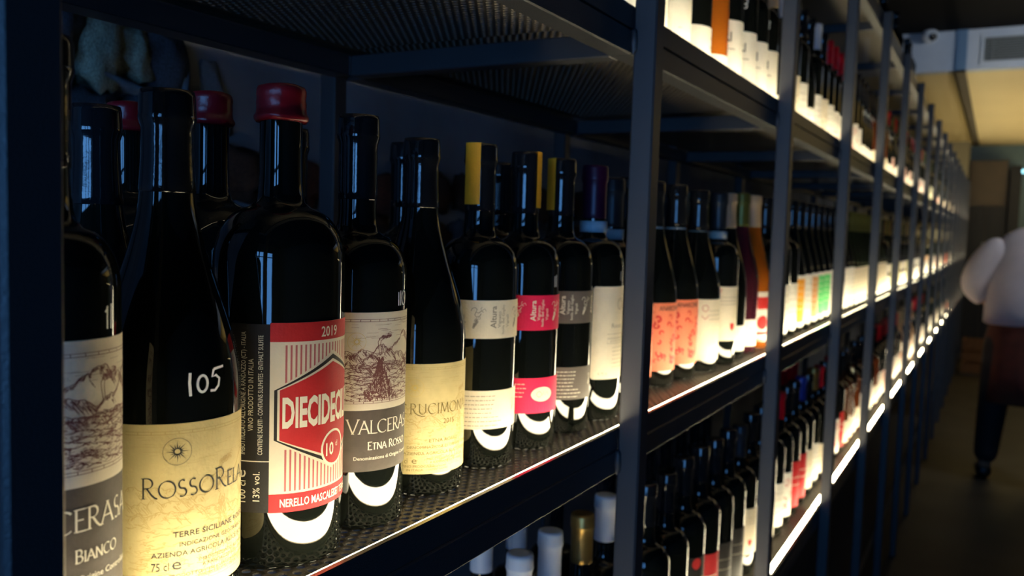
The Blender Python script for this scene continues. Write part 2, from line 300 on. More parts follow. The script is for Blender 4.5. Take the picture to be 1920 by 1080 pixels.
class Print:
    """flat drawing in millimetres that is later wrapped on a bottle"""
    def __init__(s): s.v = []; s.f = []
    def tri(s, pts, tris): i = len(s.v); s.v += pts; s.f += [tuple(i + a for a in t) for t in tris]; return s
    def poly(s, pts):
        t = tessellate_polygon([[Vector((p[0], p[1], 0)) for p in pts]]); return s.tri(list(pts), [tuple(x) for x in t])
    def rect(s, x0, x1, z0, z1): return s.tri([(x0, z0), (x1, z0), (x1, z1), (x0, z1)], [(0, 1, 2, 3)])
    def stroke(s, pts, w, nib=None, closed=False):
        if len(pts) < 2: return s
        n = len(pts); L = []; R = []
        for k in range(n):
            a = pts[(k - 1) % n] if closed else pts[max(k - 1, 0)]; b = pts[(k + 1) % n] if closed else pts[min(k + 1, n - 1)]
            dx, dy = b[0] - a[0], b[1] - a[1]; l = sqrt(dx * dx + dy * dy) or 1e-9; dx /= l; dy /= l
            ww = w * (0.30 + 0.70 * abs(sin(atan2(dy, dx) - R_(25)))) if nib else w
            L.append((pts[k][0] - dy * ww / 2, pts[k][1] + dx * ww / 2)); R.append((pts[k][0] + dy * ww / 2, pts[k][1] - dx * ww / 2))
        q = [(k, k + 1, n + k + 1, n + k) for k in range(n - 1)] + ([(n - 1, 0, n, 2 * n - 1)] if closed else [])
        return s.tri(L + R, q)
    def disc(s, x, z, r, n=28): return s.tri([(x + r * cos(2 * pi * k / n), z + r * sin(2 * pi * k / n)) for k in range(n)], [tuple(range(n))])
    def ring(s, x, z, r, w, n=40): return s.stroke([(x + r * cos(2 * pi * k / n), z + r * sin(2 * pi * k / n)) for k in range(n)], w, closed=True)
    def serif(s, txt, x, z, h, w=.12, track=.06, small=None, slope=0):
        """capitals drawn with a broad nib; letters after a capital may be set smaller"""
        for ch in txt:
            hh = h
            if ch == ' ': x += h * .35; continue
            if ch.islower(): hh = h * (small or .8); ch = ch.upper()
            adv, st = GL[ch]
            for p in st:
                q = [(x + a * hh, z + b * hh) for a, b in p]
                s.stroke(q, w * h, nib=True)
                if len(p) == 2 and abs(p[0][0] - p[1][0]) < .5:
                    for e in p:
                        if e[1] in (0, 1) and not (ch in 'EL' and False): s.stroke([(x + (e[0] - .1) * hh, z + e[1] * hh), (x + (e[0] + .1) * hh, z + e[1] * hh)], w * h * .4)
            x += (adv + track) * hh
        return s
    def text(s, txt, x, z, h, cond=1.0, bold=0.0, rot=0, align='l', fit=None):
        vs, ts, w = text_tris(txt, bold); k = h / .7
        if fit: cond = fit / (w * k)
        off = -w * k * cond / 2 if align == 'c' else 0
        c, d = cos(R_(rot)), sin(R_(rot)); out = []
        for a, b in vs:
            a = a * k * cond + off; b = b * k; out.append((x + a * c - b * d, z + a * d + b * c))
        return s.tri(out, ts)
    def lines(s, x0, x1, ztop, n, gap, w=.45, seed=1, ragged=True):
        r = random.Random(seed)
        for i in range(n):
            x = x0; z = ztop - i * gap; xe = x1 - (r.random() * (x1 - x0) * .3 if ragged else 0)
            while x < xe:
                l = r.uniform(1.2, 4.5); e = min(x + l, xe); s.rect(x, e, z - w / 2, z + w / 2); x = e + .8
        return s
    def wrap(s, name, m_, r, off, parent, rz=0.0, step=2.5, **kw):
        bm = bmesh.new(); vs = [bm.verts.new((a / 1000, 0, b / 1000)) for a, b in s.v]
        for f in s.f:
            try: bm.faces.new([vs[i] for i in f])
            except ValueError: pass
        if s.v:
            x0 = min(a for a, b in s.v); x1 = max(a for a, b in s.v); x = math.floor(x0 / step) * step + step
            while x < x1:
                bmesh.ops.bisect_plane(bm, geom=bm.verts[:] + bm.edges[:] + bm.faces[:], plane_co=(x / 1000, 0, 0), plane_no=(1, 0, 0), dist=1e-7); x += step
        for v in bm.verts:
            a = v.co.x / r + rz; z = v.co.z
            v.co = Vector(((r + off) * cos(a), (r + off) * sin(a), z))
        me = bpy.data.meshes.new(name); bm.to_mesh(me); bm.free(); me.materials.append(m_)
        # faces look outwards
        if len(me.polygons):
            p = me.polygons[0]
            if p.normal.x * p.center.x + p.normal.y * p.center.y < 0: me.flip_normals()
        return new(name, me, parent, **kw)
def patch(name, m_, r, a0, a1, z0, z1, off, parent, rc=0, n=40, rz=0.0, **kw):
    """curved label with thin edges; angles from arc lengths in mm"""
    v = []; f = []
    for k in range(n + 1):
        sx = a0 + (a1 - a0) * k / n
        if rc:   # denser columns at the corners
            t = k / n; sx = a0 + (a1 - a0) * (t + .0) if True else sx
        d = min(sx - a0, a1 - sx); ins = rc - sqrt(max(0, rc * rc - (rc - d) ** 2)) if rc and d < rc else 0
        a = sx / 1000 / r + rz
        for z, o_ in ((z0 + ins, 0.00002), (z0 + ins, off), (z1 - ins, off), (z1 - ins, 0.00002)):
            v.append(((r + o_) * cos(a), (r + o_) * sin(a), z / 1000))
    for k in range(n):
        for j in range(3): f.append((k * 4 + j, (k + 1) * 4 + j, (k + 1) * 4 + j + 1, k * 4 + j + 1))
    f += [(3, 2, 1, 0), (n * 4, n * 4 + 1, n * 4 + 2, n * 4 + 3)]
    me = mesh(name, v, f, m_); return new(name, me, parent, **kw)
def etching(x0, x1, z0, z1, seed, volcano=True, density=1.0, pk=.52):
    """old-map style engraving: ridges with hatching, plume, fields and trees"""
    r = random.Random(seed); P = Print(); W_ = x1 - x0; H = z1 - z0
    def sk(pts, w=.2): P.stroke(pts, w * 1.3)
    for e in (0, 1.6): sk([(x0, z1 - e), (x1, z1 - e)], .22); sk([(x0, z0 + e), (x1, z0 + e)], .22)
    x = x0
    while x < x1: sk([(x, z1), (x, z1 - 1.6)], .3); sk([(x + 3, z0), (x + 3, z0 + 1.6)], .3); x += 7
    def ridge(base, amp, f0, ph, xs=x0, xe=x1, n=60, peak=None):
        pts = []
        for i in range(n + 1):
            x = xs + (xe - xs) * i / n; u = (x - x0) / W_
            z = base + amp * (.55 * noise.noise(Vector((u * f0, ph, 0))) + .3 * noise.noise(Vector((u * f0 * 3, ph, 4))) + .12 * noise.noise(Vector((u * f0 * 9, ph, 9))))
            if peak: z += peak[1] * max(0, 1 - abs(x - peak[0]) / peak[2]) ** 1.1
            pts.append((x, z))
        return pts
    px = x0 + W_ * pk
    sets = [ridge(z0 + H * .62, H * .22, 4, seed, peak=(px + W_ * .3, H * .26, W_ * .22)), ridge(z0 + H * .55, H * .16, 6, seed + 2, peak=(px, H * .16 if volcano else H * .34, W_ * (.2 if volcano else .5))), ridge(z0 + H * .47, H * .14, 7, seed + 5)]
    for si, pts in enumerate(sets):
        sk(pts, .32)
        for i in range(0, len(pts) - 1):
            for rep in range(int(4 * density)):
                t = r.random(); x = pts[i][0] + (pts[i + 1][0] - pts[i][0]) * t; z = pts[i][1] + (pts[i + 1][1] - pts[i][1]) * t
                sl = (pts[i + 1][1] - pts[i][1]) / (pts[i + 1][0] - pts[i][0] + 1e-9)
                ln = r.uniform(1, 5.5) * (1.2 if sl < 0 else .55); d = (.55 if sl < 0 else -.35)
                z -= r.random() * 3.5 if sl < 0 else r.random()
                q = [(x + d * ln * k / 4 + .15 * sin(k * 2 + x), z - ln * .7 * k / 4) for k in range(5)]
                sk(q, r.uniform(.12, .3))
    for i in range(int(300 * density)):      # fields and streams
        z = z0 + 2.5 + (H * .45) * r.random(); x = r.uniform(x0, x1 - 6); l = r.uniform(2, 9)
        q = [(min(x + l * k / 6, x1), z + .5 * sin(x * .4 + k * .8 + z * 2)) for k in range(7)]; sk(q, r.uniform(.12, .34))
    for i in range(int(90 * density)):       # trees
        z = z0 + 3 + H * .33 * r.random(); x = r.uniform(x0 + 1, x1 - 1); rr = r.uniform(.4, .9)
        sk([(x + rr * cos(k) * (1 + .3 * sin(3 * k)), z + rr * sin(k)) for k in range(7)], .22); sk([(x, z - rr * 1.3), (x, z)], .25)
    if volcano:                              # lava field
        for i in range(int(300 * density)):
            t = r.random() ** .8; z = z0 + H * .50 * (1 - t) + 3.5; w = 1.5 + 15 * t ** 1.7 + r.random()
            x = px + r.uniform(-w, w); sk([(x, z), (x + r.uniform(-.6, .6), z - 1.3), (x + r.uniform(-1, 1), z - 2.4)], r.uniform(.25, .6))
    cx, cz = px - 1, z0 + H * .70            # plume
    sk([(cx, z0 + H * .58 + .0), (cx - 1.2, cz - 1), (cx - 1.5, cz + 2), (cx + .5, cz + 5), (cx + 3, cz + 6)], .35); sk([(cx + 1.2, z0 + H * .6), (cx + .6, cz), (cx + .8, cz + 2.4), (cx + 3, cz + 4)], .35)
    for i in range(46):
        a = r.random(); x = cx + a * 9.5; z = cz + 4.2 + a * 2.6 + r.uniform(-1.6, 1.6) * (.5 + a * .6); rr = r.uniform(.5, 1.5)
        sk([(x + rr * cos(k * .5 + i), z + rr * .8 * sin(k * .5 + i)) for k in range(8)], r.uniform(.14, .32))
    for i in range(40):                      # sky ruling
        z = z1 - 2.2 - r.random() * H * .2; x = r.uniform(x0, x1 - 10); sk([(x, z), (x + r.uniform(4, 10), z)], .1)
    P.v = [(min(max(a, x0), x1), b) for a, b in P.v]
    return P
def sunburst(P, x, z, r, n=16, face=True):
    for k in range(n):
        a = 2 * pi * k / n; rr = r * (1 if k % 2 == 0 else .66); d = .16 * r
        P.tri([(x + rr * cos(a), z + rr * sin(a)), (x + d * 1.6 * cos(a + .32), z + d * 1.6 * sin(a + .32)), (x + d * 1.6 * cos(a - .1), z + d * 1.6 * sin(a - .1))], [(0, 1, 2)])
    P.ring(x, z, r * 1.16, .22); P.ring(x, z, r * .26, .35, 20); return P
def bird_and_grapes(P, x, z, k=1.0):
    P.stroke([(x + (a - 4) * k, z + b * k) for a, b in ((-1, 9), (0, 11), (2, 11.6), (3.4, 10.2), (2.6, 8.4), (4.6, 7.6), (6.5, 9.2), (8, 8.2))], .5 * k)
    P.stroke([(x + (a - 4) * k, z + b * k) for a, b in ((2.6, 8.4), (1.8, 6.2), (3, 4.6), (5.4, 5.4), (6.4, 7.4))], .5 * k)
    P.stroke([(x + (a - 4) * k, z + b * k) for a, b in ((7, 12), (6, 10.6), (6.8, 9.4), (9, 10.8), (10, 9))], .4 * k)
    r = random.Random(3)
    for i in range(22):
        t = r.random(); P.ring(x + (.2 - t * 3.2 + r.uniform(-1.6, 1.6) * (1 - t)) * k, z + (4 - t * 7) * k, .75 * k, .28 * k, 9)
    return P

# ---------------------------------------------------------------- bottles
def prof(kind, h, r):
    k = h / .30
    heel = [(r - .010, 0.0006), (r - .006, 0), (r - .0022, .0008), (r - .0006, .0028), (r, .0065)]
    nk = .0138
    top = [(nk, h - .020), (nk + .0012, h - .017), (nk + .0013, h - .0035), (nk + .0003, h - .001), (nk - .003, h)]
    if kind == 'burgundy':
        body = [(r, .13 * k)]
        for i in range(1, 15):
            t = i / 14; s = t * t * (3 - 2 * t); body.append((r + (nk + .0012 - r) * (s * .85 + t * .15), (.13 + .115 * t) * k))
        return heel + body + [(nk + .0002, .262 * k)] + top
    if kind == 'champagne':
        body = [(r, .12 * k)]
        for i in range(1, 13):
            t = i / 12; s = t * t * (3 - 2 * t); body.append((r + (nk + .002 - r) * s, (.12 + .125 * t) * k))
        return heel + body + [(nk, .262 * k)] + top
    if kind == 'flask':
        body = [(r * .86, .07 * k), (r * .9, .09 * k), (r * .7, .13 * k), (r * .85, .155 * k), (r, .175 * k), (r * .96, .195 * k), (r * .7, .215 * k), (r * .45, .235 * k), (nk, .255 * k)]
        return [(a * .86, b) for a, b in heel] + body + top
    zs = .183 * k if kind != 'litre' else .190 * k; sh = .030 if kind != 'litre' else .036
    body = [(r, zs)]
    for i in range(1, 10):            # rounded shoulder then a concave run into the neck
        a = i / 9 * pi / 2 * .92; body.append((r - (r - nk - .004) * (1 - cos(a)) * 1.02, zs + sh * sin(a)))
    e = body[-1]
    body += [(nk + .0024, e[1] + .0035), (nk + .0011, e[1] + .0085), (nk + .0004, e[1] + .016)]
    return heel + body + [(nk, h - .05)] + top
MC = {}
def bottle_mesh(kind, h, r, n, gm):
    key = (kind, round(h, 3), round(r, 4), n, gm.name)
    if key not in MC:
        p = prof(kind, h, r)
        if n >= 60:
            p = p[:4] + [(r - .0002, .0045)] + p[4:]
            MC[key] = lathe('wine_bottle', p, n, gm, knurl=(2, 3))
        else: MC[key] = lathe('wine_bottle', p, n, gm)
    return MC[key]
def capsule_mesh(kind, h, r, n, cm, zc=None, wax=False):
    key = ('cap', kind, round(h, 3), n, cm.name, zc, wax)
    if key not in MC:
        P0 = prof(kind, h, r); zc_ = zc if zc else h - .062
        def rad(z):
            for (r0, z0), (r1, z1) in zip(P0[5:], P0[6:]):
                if z0 <= z <= z1: return r0 + (r1 - r0) * (z - z0) / max(1e-9, z1 - z0)
            return .0138
        if wax:
            q = [(.0139, h - .0215), (.0160, h - .0225), (.0176, h - .0205), (.0178, h - .0185), (.0163, h - .0160), (.0160, h - .0120), (.0164, h - .0095), (.0159, h - .0070), (.0163, h - .0040), (.0160, h - .0010), (.0148, h + .0012), (.0110, h + .0022), (.006, h + .0024)]
        else:
            o = .0005
            q = [(rad(zc_) + .0001, zc_), (rad(zc_) + o, zc_ + .0006)] + [(rad(z) + o, z) for z in [zc_ + (h - .021 - zc_) * i / 5 for i in range(1, 6)]] + [(.0157, h - .0165), (.0160, h - .0150), (.0157, h - .0135), (.0154, h - .003), (.0146, h + .0004), (.0105, h + .0008)]
        MC[key] = lathe('capsule', q, n, cm)
        if wax:
            for v in MC[key].vertices:
                f_ = 1 + .045 * noise.noise(Vector((v.co.x * 90, v.co.y * 90, v.co.z * 120))); v.co.x *= f_; v.co.y *= f_; v.co.z += .0012 * noise.noise(Vector((v.co.x * 60, v.co.y * 60, 3)))
    return MC[key]
ORD = ['first', 'second', 'third', 'fourth', 'fifth', 'sixth', 'seventh', 'eighth', 'ninth', 'tenth', 'eleventh', 'twelfth']
def bottle(X, Y, lz, h, kind='bordeaux', r=.038, glass=GLASS, cap=CAP_BLACK, n=64, label='', group=None, zc=None, wax=False, rot=0):
    o = new('wine_bottle', bottle_mesh(kind, h, r, n, glass)); o.location = (X, Y, ZM + lz - .0164); o.rotation_euler = (0, 0, rot)
    o['label'] = label; o['category'] = 'bottle'
    if group: o['group'] = group
    if cap: new('wax_seal' if wax else 'capsule', capsule_mesh(kind, h, r, n, cap, zc, wax), o)
    return o

G_EYE, G_UP, G_LOW, G_TOP = 'wine bottles on the eye-level shelf', 'wine bottles on the upper shelf', 'wine bottles on the lower shelf', 'wine bottles on the top shelf'
# --- bay nearest the viewer, front row
r = .0362
b = bottle(-.0665, .2523, 0, .308, r=r, label='nearest front bottle, volcano engraving label reading CERASA BIANCO, cut by the post', group=G_EYE)
lb = patch('label', P_CREAM, r, -52, 40, 97, 166, .0003, b); lt = patch('label', P_TAUPE, r, -52, 40, 28, 99, .00028, b)
et = etching(-50, 38, 103, 160, 11, volcano=False, density=1.5, pk=.68); et.wrap('engraving', I_BROWN, r, .00036, lb)
P = Print().serif('CERASA', -16.5, 76, 10.5, .11, .05); P.serif('Bianco', -6.5, 61, 6.2, .13, .08, small=.82); P.text('di Origine Controllata', -9.5, 51.5, 3.1); P.wrap('lettering', I_CREAM, r, .0005, lt)
Print().stroke([(10.5, 178), (12, 181), (12, 170)], 1.2).stroke([(15, 182), (15.2, 170)], 1.2).wrap('price_marking', WHITE_PEN, r, .0002, b)

r = .0414
b = bottle(-.0825, .339, 0, .2955, 'burgundy', r, label='sloping-shouldered bottle with straw label RossoRela and hand-painted 105', group=G_EYE, zc=.238)
lb = patch('label', P_YEL, r, -54, 58, 17, 112, .0003, b, rc=2.2, n=60)
P = Print(); P.serif('Rosso', -41.2, 71.3, 11.2, .085, .07, small=.82); P.serif('Relativo', -1.2, 71.3, 11.8, .085, .1, small=.72)
sunburst(P, -22.8, 96.6, 6.4)
P.text('TERRE SICILIANE ROSSO', -25, 48.6, 3.1, 1.15, .004); P.text('INDICAZIONE GEOGRAFICA TIPICA', -21.5, 43.2, 2.3, 1.15, .002)
P.text('AZIENDA AGRICOLA ALICE BONACCORSI', -36, 38.0, 2.8, 1.1, .003); P.text('75 cl', -36, 30.5, 4.6, .75); P.text('e', -25.5, 30.6, 6.5, 1.3)
P.text('VINO PRODOTTO', -36, 26, 1.9, 1.2); P.text('IN ITALIA', -31, 23.2, 1.9, 1.2)
P.text("IMBOTTIGLIATO ALL'ORIGINE", -11, 32.8, 2.0, 1.15); P.text('A RANDAZZO (CT) - ITALIA', -9, 29.8, 1.9, 1.15); P.text('CONTIENE SOLFITI - CONTAINS SULPHITES', -11.5, 26.2, 1.5); P.text('CONTIENT SULFITES - ENTHALT SULFITE', -11.5, 24.0, 1.5)
P.wrap('lettering', INK, r, .0005, lb)
etching(-50, 54, 22, 108, 4, volcano=True, density=.8).wrap('engraving', I_FAINT, r, .00036, lb)
P = Print().stroke([(-16.2, 139.5), (-16.5, 134), (-15.9, 126.5)], 1.6)
P.stroke(arc(-9.2, 132.8, 2.9, 4.6, 100, 470, 20), 1.5)
P.stroke([(4.4, 141.2), (0, 140.6), (-2.4, 140.2)], 1.5).stroke([(-2.4, 140.2), (-3.4, 136), (-1, 136.8), (1.6, 134.6), (1, 130.6), (-1.4, 128.2), (-4.4, 128.4)], 1.5)
P.wrap('price_marking', WHITE_PEN, r * .995, .0004, b)

r = .0433
b = bottle(-.0832, .430, 0, .3110, 'litre', r, cap=WAX, wax=True, label='red-waxed litre bottle with red and cream label reading DIECIDECILITRI 2019', group=G_EYE)
lk = patch('label', P_BLACK, r, -66, -39.6, 38.6, 159, .00026, b)
lb = patch('label', P_CREAM, r, -39.8, 60, 38.4, 160, .0003, b, n=50)
def hexa(cx, z0_, z1_, hw, rr=0):
    cz = (z0_ + z1_) / 2
    return [(cx - hw, cz - 16), (cx, z0_), (cx + hw, cz - 16), (cx + hw, cz + 16), (cx, z1_), (cx - hw, cz + 16)]
CX = 4.5
for za, zb_ in ((147.9, 160), (38.4, 50.4)): Print().rect(-39.8, 60, za, zb_).wrap('label_band', P_RED, r, .00038, lb)
P = Print(); x = -30.5
while x < 40:
    zt = 101 + 32 * (1 - abs(x - CX) / 41); P.rect(x, x + 1.25, max(zt + 3.8, 112), 145.8) if zt + 3.8 < 145 else None
    zb = 101 - 32 * (1 - abs(x - CX) / 41); P.rect(x, x + 1.25, 52, min(zb - 4.2, 79)); x += 3.1
P.wrap('label_stripes', I_ROSE, r, .00038, lb, kind='stuff')
Print().poly(hexa(CX, 62, 140.5, 43)).wrap('label_emblem', P_CREAM, r, .00042, lb)
Print().poly(hexa(CX, 64.5, 138, 41.6)).wrap('label_emblem', P_BLACK, r, .00048, lb)
Print().poly(hexa(CX, 67.5, 135, 39.6)).wrap('label_emblem', P_CREAM, r, .00054, lb)
Print().poly(hexa(CX, 69.5, 133, 38.2)).wrap('label_emblem', P_RED, r, .00060, lb)
P = Print().disc(6.5, 75.5, 12.2); P.text('DIECIDECILITRI', CX, 93.6, 18.5, .5, .035, align='c', fit=73); P.text('2019', -6.5, 150.2, 6.6, .8, .012); P.text('NERELLO MASCALESE', -33, 42.0, 5.2, .62, .014); P.text('IGT TERRE SICILIANE', 7, 42.0, 5.0, .6, 0)
P.wrap('lettering', I_CREAM, r, .00068, lb)
Print().disc(6.5, 75.5, 10.6).wrap('label_emblem', P_RED, r, .00076, lb)
Print().text('10', -1.4, 71, 8.2, .8, .02).text('cl', 8.6, 75.5, 4, .7).wrap('lettering', I_CREAM, r, .00084, lb)
P = Print().rect(-66, -39.7, 71.4, 72.0)
P.text("IMBOTTIGLIATO ALL'ORIGINE A RANDAZZO (CT) - ITALIA", -55.2, 76, 3.2, rot=90, fit=78); P.text('VINO PRODOTTO IN ITALIA', -50, 91, 3.4, rot=90, fit=46); P.text('CONTIENE SOLFITI - CONTAINS SULPHITES - ENTHALT SULFITE', -44, 76, 3.0, rot=90, fit=76)
P.text('100 cl', -54.6, 45, 5.2, rot=90, fit=14); P.text('e', -54.6, 61, 8, rot=90); P.text('13% vol.', -45.5, 46, 4.4, rot=90, fit=19)
P.wrap('lettering', I_CREAM, r, .0004, lk)

r = .0382
b = bottle(-.084, .5108, 0, .303, r=r, label='bottle with etched volcano label over dark band reading ValCeras Etna Rosso', group=G_EYE)
lb = patch('label', P_CREAM, r, -46, 40, 89, 160, .0003, b); lt = patch('label', P_TAUPE, r, -46, 40, 44, 90.5, .00028, b)
etching(-44, 38, 94, 155, 23, density=1.5, pk=.36).wrap('engraving', I_BROWN, r, .00036, lb)
sunburst(Print(), -32.5, 139, 5.6).wrap('sun_emblem', I_GOLD, r, .00045, lb)
P = Print().serif('Valcerasa', -38.5, 72, 10.5, .1, .045, small=.9); P.serif('Etna Rosso', -23.5, 60, 5.6, .15, .08, small=.85); P.text('Denominazione di Origine Controllata', -33.5, 52.6, 2.6); P.wrap('lettering', I_CREAM, r, .0005, lt)
Print().stroke([(2.2, 174), (2.6, 164)], 1.1).stroke([(5, 175), (5.3, 164)], 1.1).stroke(arc(10, 169.5, 3.2, 5.2, 0, 360, 20), 1.1).wrap('price_marking', WHITE_PEN, r, .0002, b)

r = .0412
b = bottle(-.0919, .6033, 0, .295, 'burgundy', r, label='sloping-shouldered bottle with yellow label reading Crucimonaci 2015', group=G_EYE, zc=.238)
lb = patch('label', P_YEL, r, -54, 58, 20, 111, .0003, b, rc=2.2, n=60)
P = Print().serif('C', -54, 69.6, 8.6, .1, .05); P.serif('QU CIMONACI'.replace('QU CIMON', 'QUCIMON'), -44.2, 70, 8.4, .1, .11)
P.text('2015', -15.5, 61, 4.2, 1.0)
P.text('ETNA ROSSO', -28, 46.2, 2.9, 1.2); P.text('DENOMINAZIONE DI ORIGINE CONTROLLATA', -46, 41.2, 2.3, 1.15); P.text('AZIENDA AGRICOLA ALICE BONACCORSI', -49, 36, 2.6, 1.1); P.text('75 cl', -54, 29, 4.4, .75); P.text('e', -42, 29, 5.4, 1.3)
P.text('VINO PRODOTTO', -50, 25.6, 1.9, 1.2); P.text('IN ITALIA', -46, 22.6, 1.9, 1.2); P.text("IMBOTTIGLIATO ALL'ORIGINE", -30, 31.5, 1.9, 1.1); P.text('A RANDAZZO (CT) ITALIA', -27, 28.6, 1.9, 1.1); P.text('CONTIENE SOLFITI', -30, 25, 1.5); P.text('CONTIENT SULFITES', -30, 22.8, 1.5)
P.wrap('lettering', mat('olive_ink', (.17, .12, .03), .6), r, .0005, lb)
sunburst(Print(), -40.5, 91.5, 6.2).wrap('sun_emblem', I_GOLD, r, .0005, lb)
etching(-50, 54, 26, 108, 9, density=.6).wrap('engraving', I_FAINT, r, .00036, lb)

def altura(X, Y, pm, ink, lab, tape_rot, num=None, h=.3, oval=False, off=0):
    r = .038
    b = bottle(X, Y, 0, h, r=r, label=lab, group=G_EYE)
    up = patch('label', pm, r, -58, 58, 122, 157, .0003, b); lo = patch('label', pm, r, -58, 58, 38.4, 74, .0003, b)
    P = Print()
    for k in (-1, 0, 1):
        x = -20.5 + off + k * 44
        if -50 < x < 52: P.text('Altura', x, 131.5, 5.6, 1.0, .015, rot=90); P.text('Vigneto', x + 5, 132, 3.4, rot=90); P.text('Isola del Giglio', x + 9, 126, 3.0, rot=90, fit=27)
        bx = -38 + off + k * 44
        if -48 < bx < 50: bird_and_grapes(P, bx, 136, 1.25)
        P.text('Vignali', max(-55, -50 + off + k * 44), 132, 3.2, rot=90)
    P.wrap('lettering', ink, r, .0005, up)
    Q = Print()
    if oval:
        Q.poly([(-16 + 13 * cos(a / 24 * 2 * pi), 57.4 + 7.4 * sin(a / 24 * 2 * pi)) for a in range(24)]); Q.lines(-50, -34, 68, 4, 4.2, .7, 3)
        Q.wrap('lettering', P_CREAM, r, .0005, lo)
        Print().ring(-20, 57.5, 2.8, .6, 14).stroke([(-16, 56), (-14, 60), (-13, 56), (-10, 60), (-8, 56)], .6).wrap('lettering', I_GREY, r, .0006, lo)
    else:
        Q.lines(-52, -12, 69, 8, 3.9, .75, 5); bird_and_grapes(Q, 6, 56, .8); Q.wrap('lettering', ink, r, .0005, lo)
    # strip of yellow tape over the cork and down the capsule
    t = Print().rect(-8.4, 8.4, (h - .056) * 1000, h * 1000 + .8); tp = t.wrap('seal_tape', TAPE, .0161, .0003, b, rz=tape_rot)
    v = []; f = []
    for k in range(9):
        a = -.47 + .94 * k / 8; v += [(.0164 * cos(a), .0164 * sin(a), h + .0008), (.002, .0156 * sin(a) * .9, h + .0013)]
    for k in range(8): f.append((2 * k, 2 * k + 2, 2 * k + 3, 2 * k + 1))
    e = new('tape_fold', mesh('tape_fold', v, f, TAPE), tp); e.rotation_euler = (0, 0, tape_rot)
    if num: Print().stroke([(num, 176), (num + .4, 165)], 1.1).stroke([(num + 3.4, 177), (num + 3.8, 165)], 1.1).wrap('price_marking', WHITE_PEN, r, .0002, b)
    return b
altura(-.0909, .6979, P_CREAM, I_GREY, 'bottle with two cream bands reading Altura and yellow tape on its neck', R_(-90))
altura(-.0888, .7830, P_PINK, I_CREAM, 'bottle with two hot pink bands, the lower with a cream oval', R_(12), num=-2, oval=True, off=-6)
altura(-.0891, .8681, P_GREY, I_CREAM, 'bottle with two taupe grey bands reading Altura, third of the taped trio', R_(-120), off=30)
PURPLE = mat('purple_foil', (0.030, 0.004, 0.026), .35, .2); NAVY = mat('navy_foil', (0.012, 0.018, 0.028), .35, .2)
WCAP = mat('white_foil', (0.62, 0.64, 0.68), .35); GOLD = mat('gold_foil', (0.42, 0.27, 0.08), .32, .8); REDC = mat('red_foil', (0.55, 0.008, 0.025), .3, .2)
BLUEC = mat('blue_foil', (0.015, 0.04, 0.30), .3, .3); GREENC = mat('olive_gold_foil', (0.13, 0.14, 0.035), .35, .6); TANC = mat('tan_foil', (.42, .30, .18), .4)
BAND = paper('pale_blue_seal', (0.50, 0.60, 0.68))
def seal(b, h, m_=BAND, z=None, hh=.013, r0=.0155):
    z = z or h - .078
    nm = 'neck_seal'; key = ('seal', round(h, 3), m_.name)
    if key not in MC: MC[key] = lathe(nm, [(r0 - .001, z), (r0 + .0008, z), (r0 + .0008, z + hh), (r0 - .001, z + hh)], 28, m_)
    return new(nm, MC[key], b)
b = bottle(-.0848, .9483, 0, .299, cap=PURPLE, label='purple-capped bottle with tall cream label of script lines, beside the second post', group=G_EYE)
seal(b, .299); lb = patch('label', P_CREAM, .038, -41.5, 30, 50, 158.5, .0003, b, rc=3)
P = Print(); P.text('Rosso', -16, 110, 5.5, 1.1); P.lines(-22, 22, 103, 2, 4.5, .5, 2); P.stroke([(-22, 92), (-22, 97), (22, 97), (22, 92), (-22, 92)], .4); P.lines(-18, 18, 94.5, 1, 3, .6, 8); P.lines(-14, 16, 87, 6, 4.6, .55, 4); P.text('0,75 lt', -33, 55, 3.4); P.ring(-1, 138, 6.5, .7); P.ring(-1, 138, 4.2, .5)
P.wrap('lettering', I_GREY, .038, .0005, lb)
Print().stroke([(-2, 176), (-1.8, 165)], 1.0).wrap('price_marking', WHITE_PEN, .038, .0002, b)
b = bottle(-.100, 1.040, 0, .290, cap=NAVY, label='navy-capped bottle with pale neck seal, mostly behind the second post', group=G_EYE); seal(b, .290)
# second row, nearest bay
for (X, Y, h, kd, cp, wx, lab) in ((-.167, .353, .2925, 'burgundy', CAP_BLACK, False, 'black-capped bottle behind the nearest bottle, glossy blue streak on its neck'),
        (-.311, .483, .317, 'litre', WAX, True, 'small-looking red-waxed bottle deepest in the nearest bay'),
        (-.176, .452, .314, 'litre', WAX, True, 'red-waxed litre bottle behind the RossoRela bottle, seal lopsided'),
        (-.185, .545, .300, 'litre', CAP_BLACK, False, 'unlabelled dark bottle half hidden behind the red-waxed litre'),
        (-.172, .690, .302, 'bordeaux', CAP_BLACK, False, 'dark bottle half hidden behind the Crucimonaci bottle'),
        (-.190, .905, .300, 'bordeaux', CAP_BLACK, False, 'dark bottle seen between the cream and pink banded bottles'),
        (-.195, 1.085, .297, 'bordeaux', NAVY, False, 'dark bottle behind the purple-capped bottle')):
    bottle(X, Y, 0, h, kd, .0433 if kd == 'litre' else .039, cap=cp, wax=wx, n=48, label=lab, group=G_EYE)

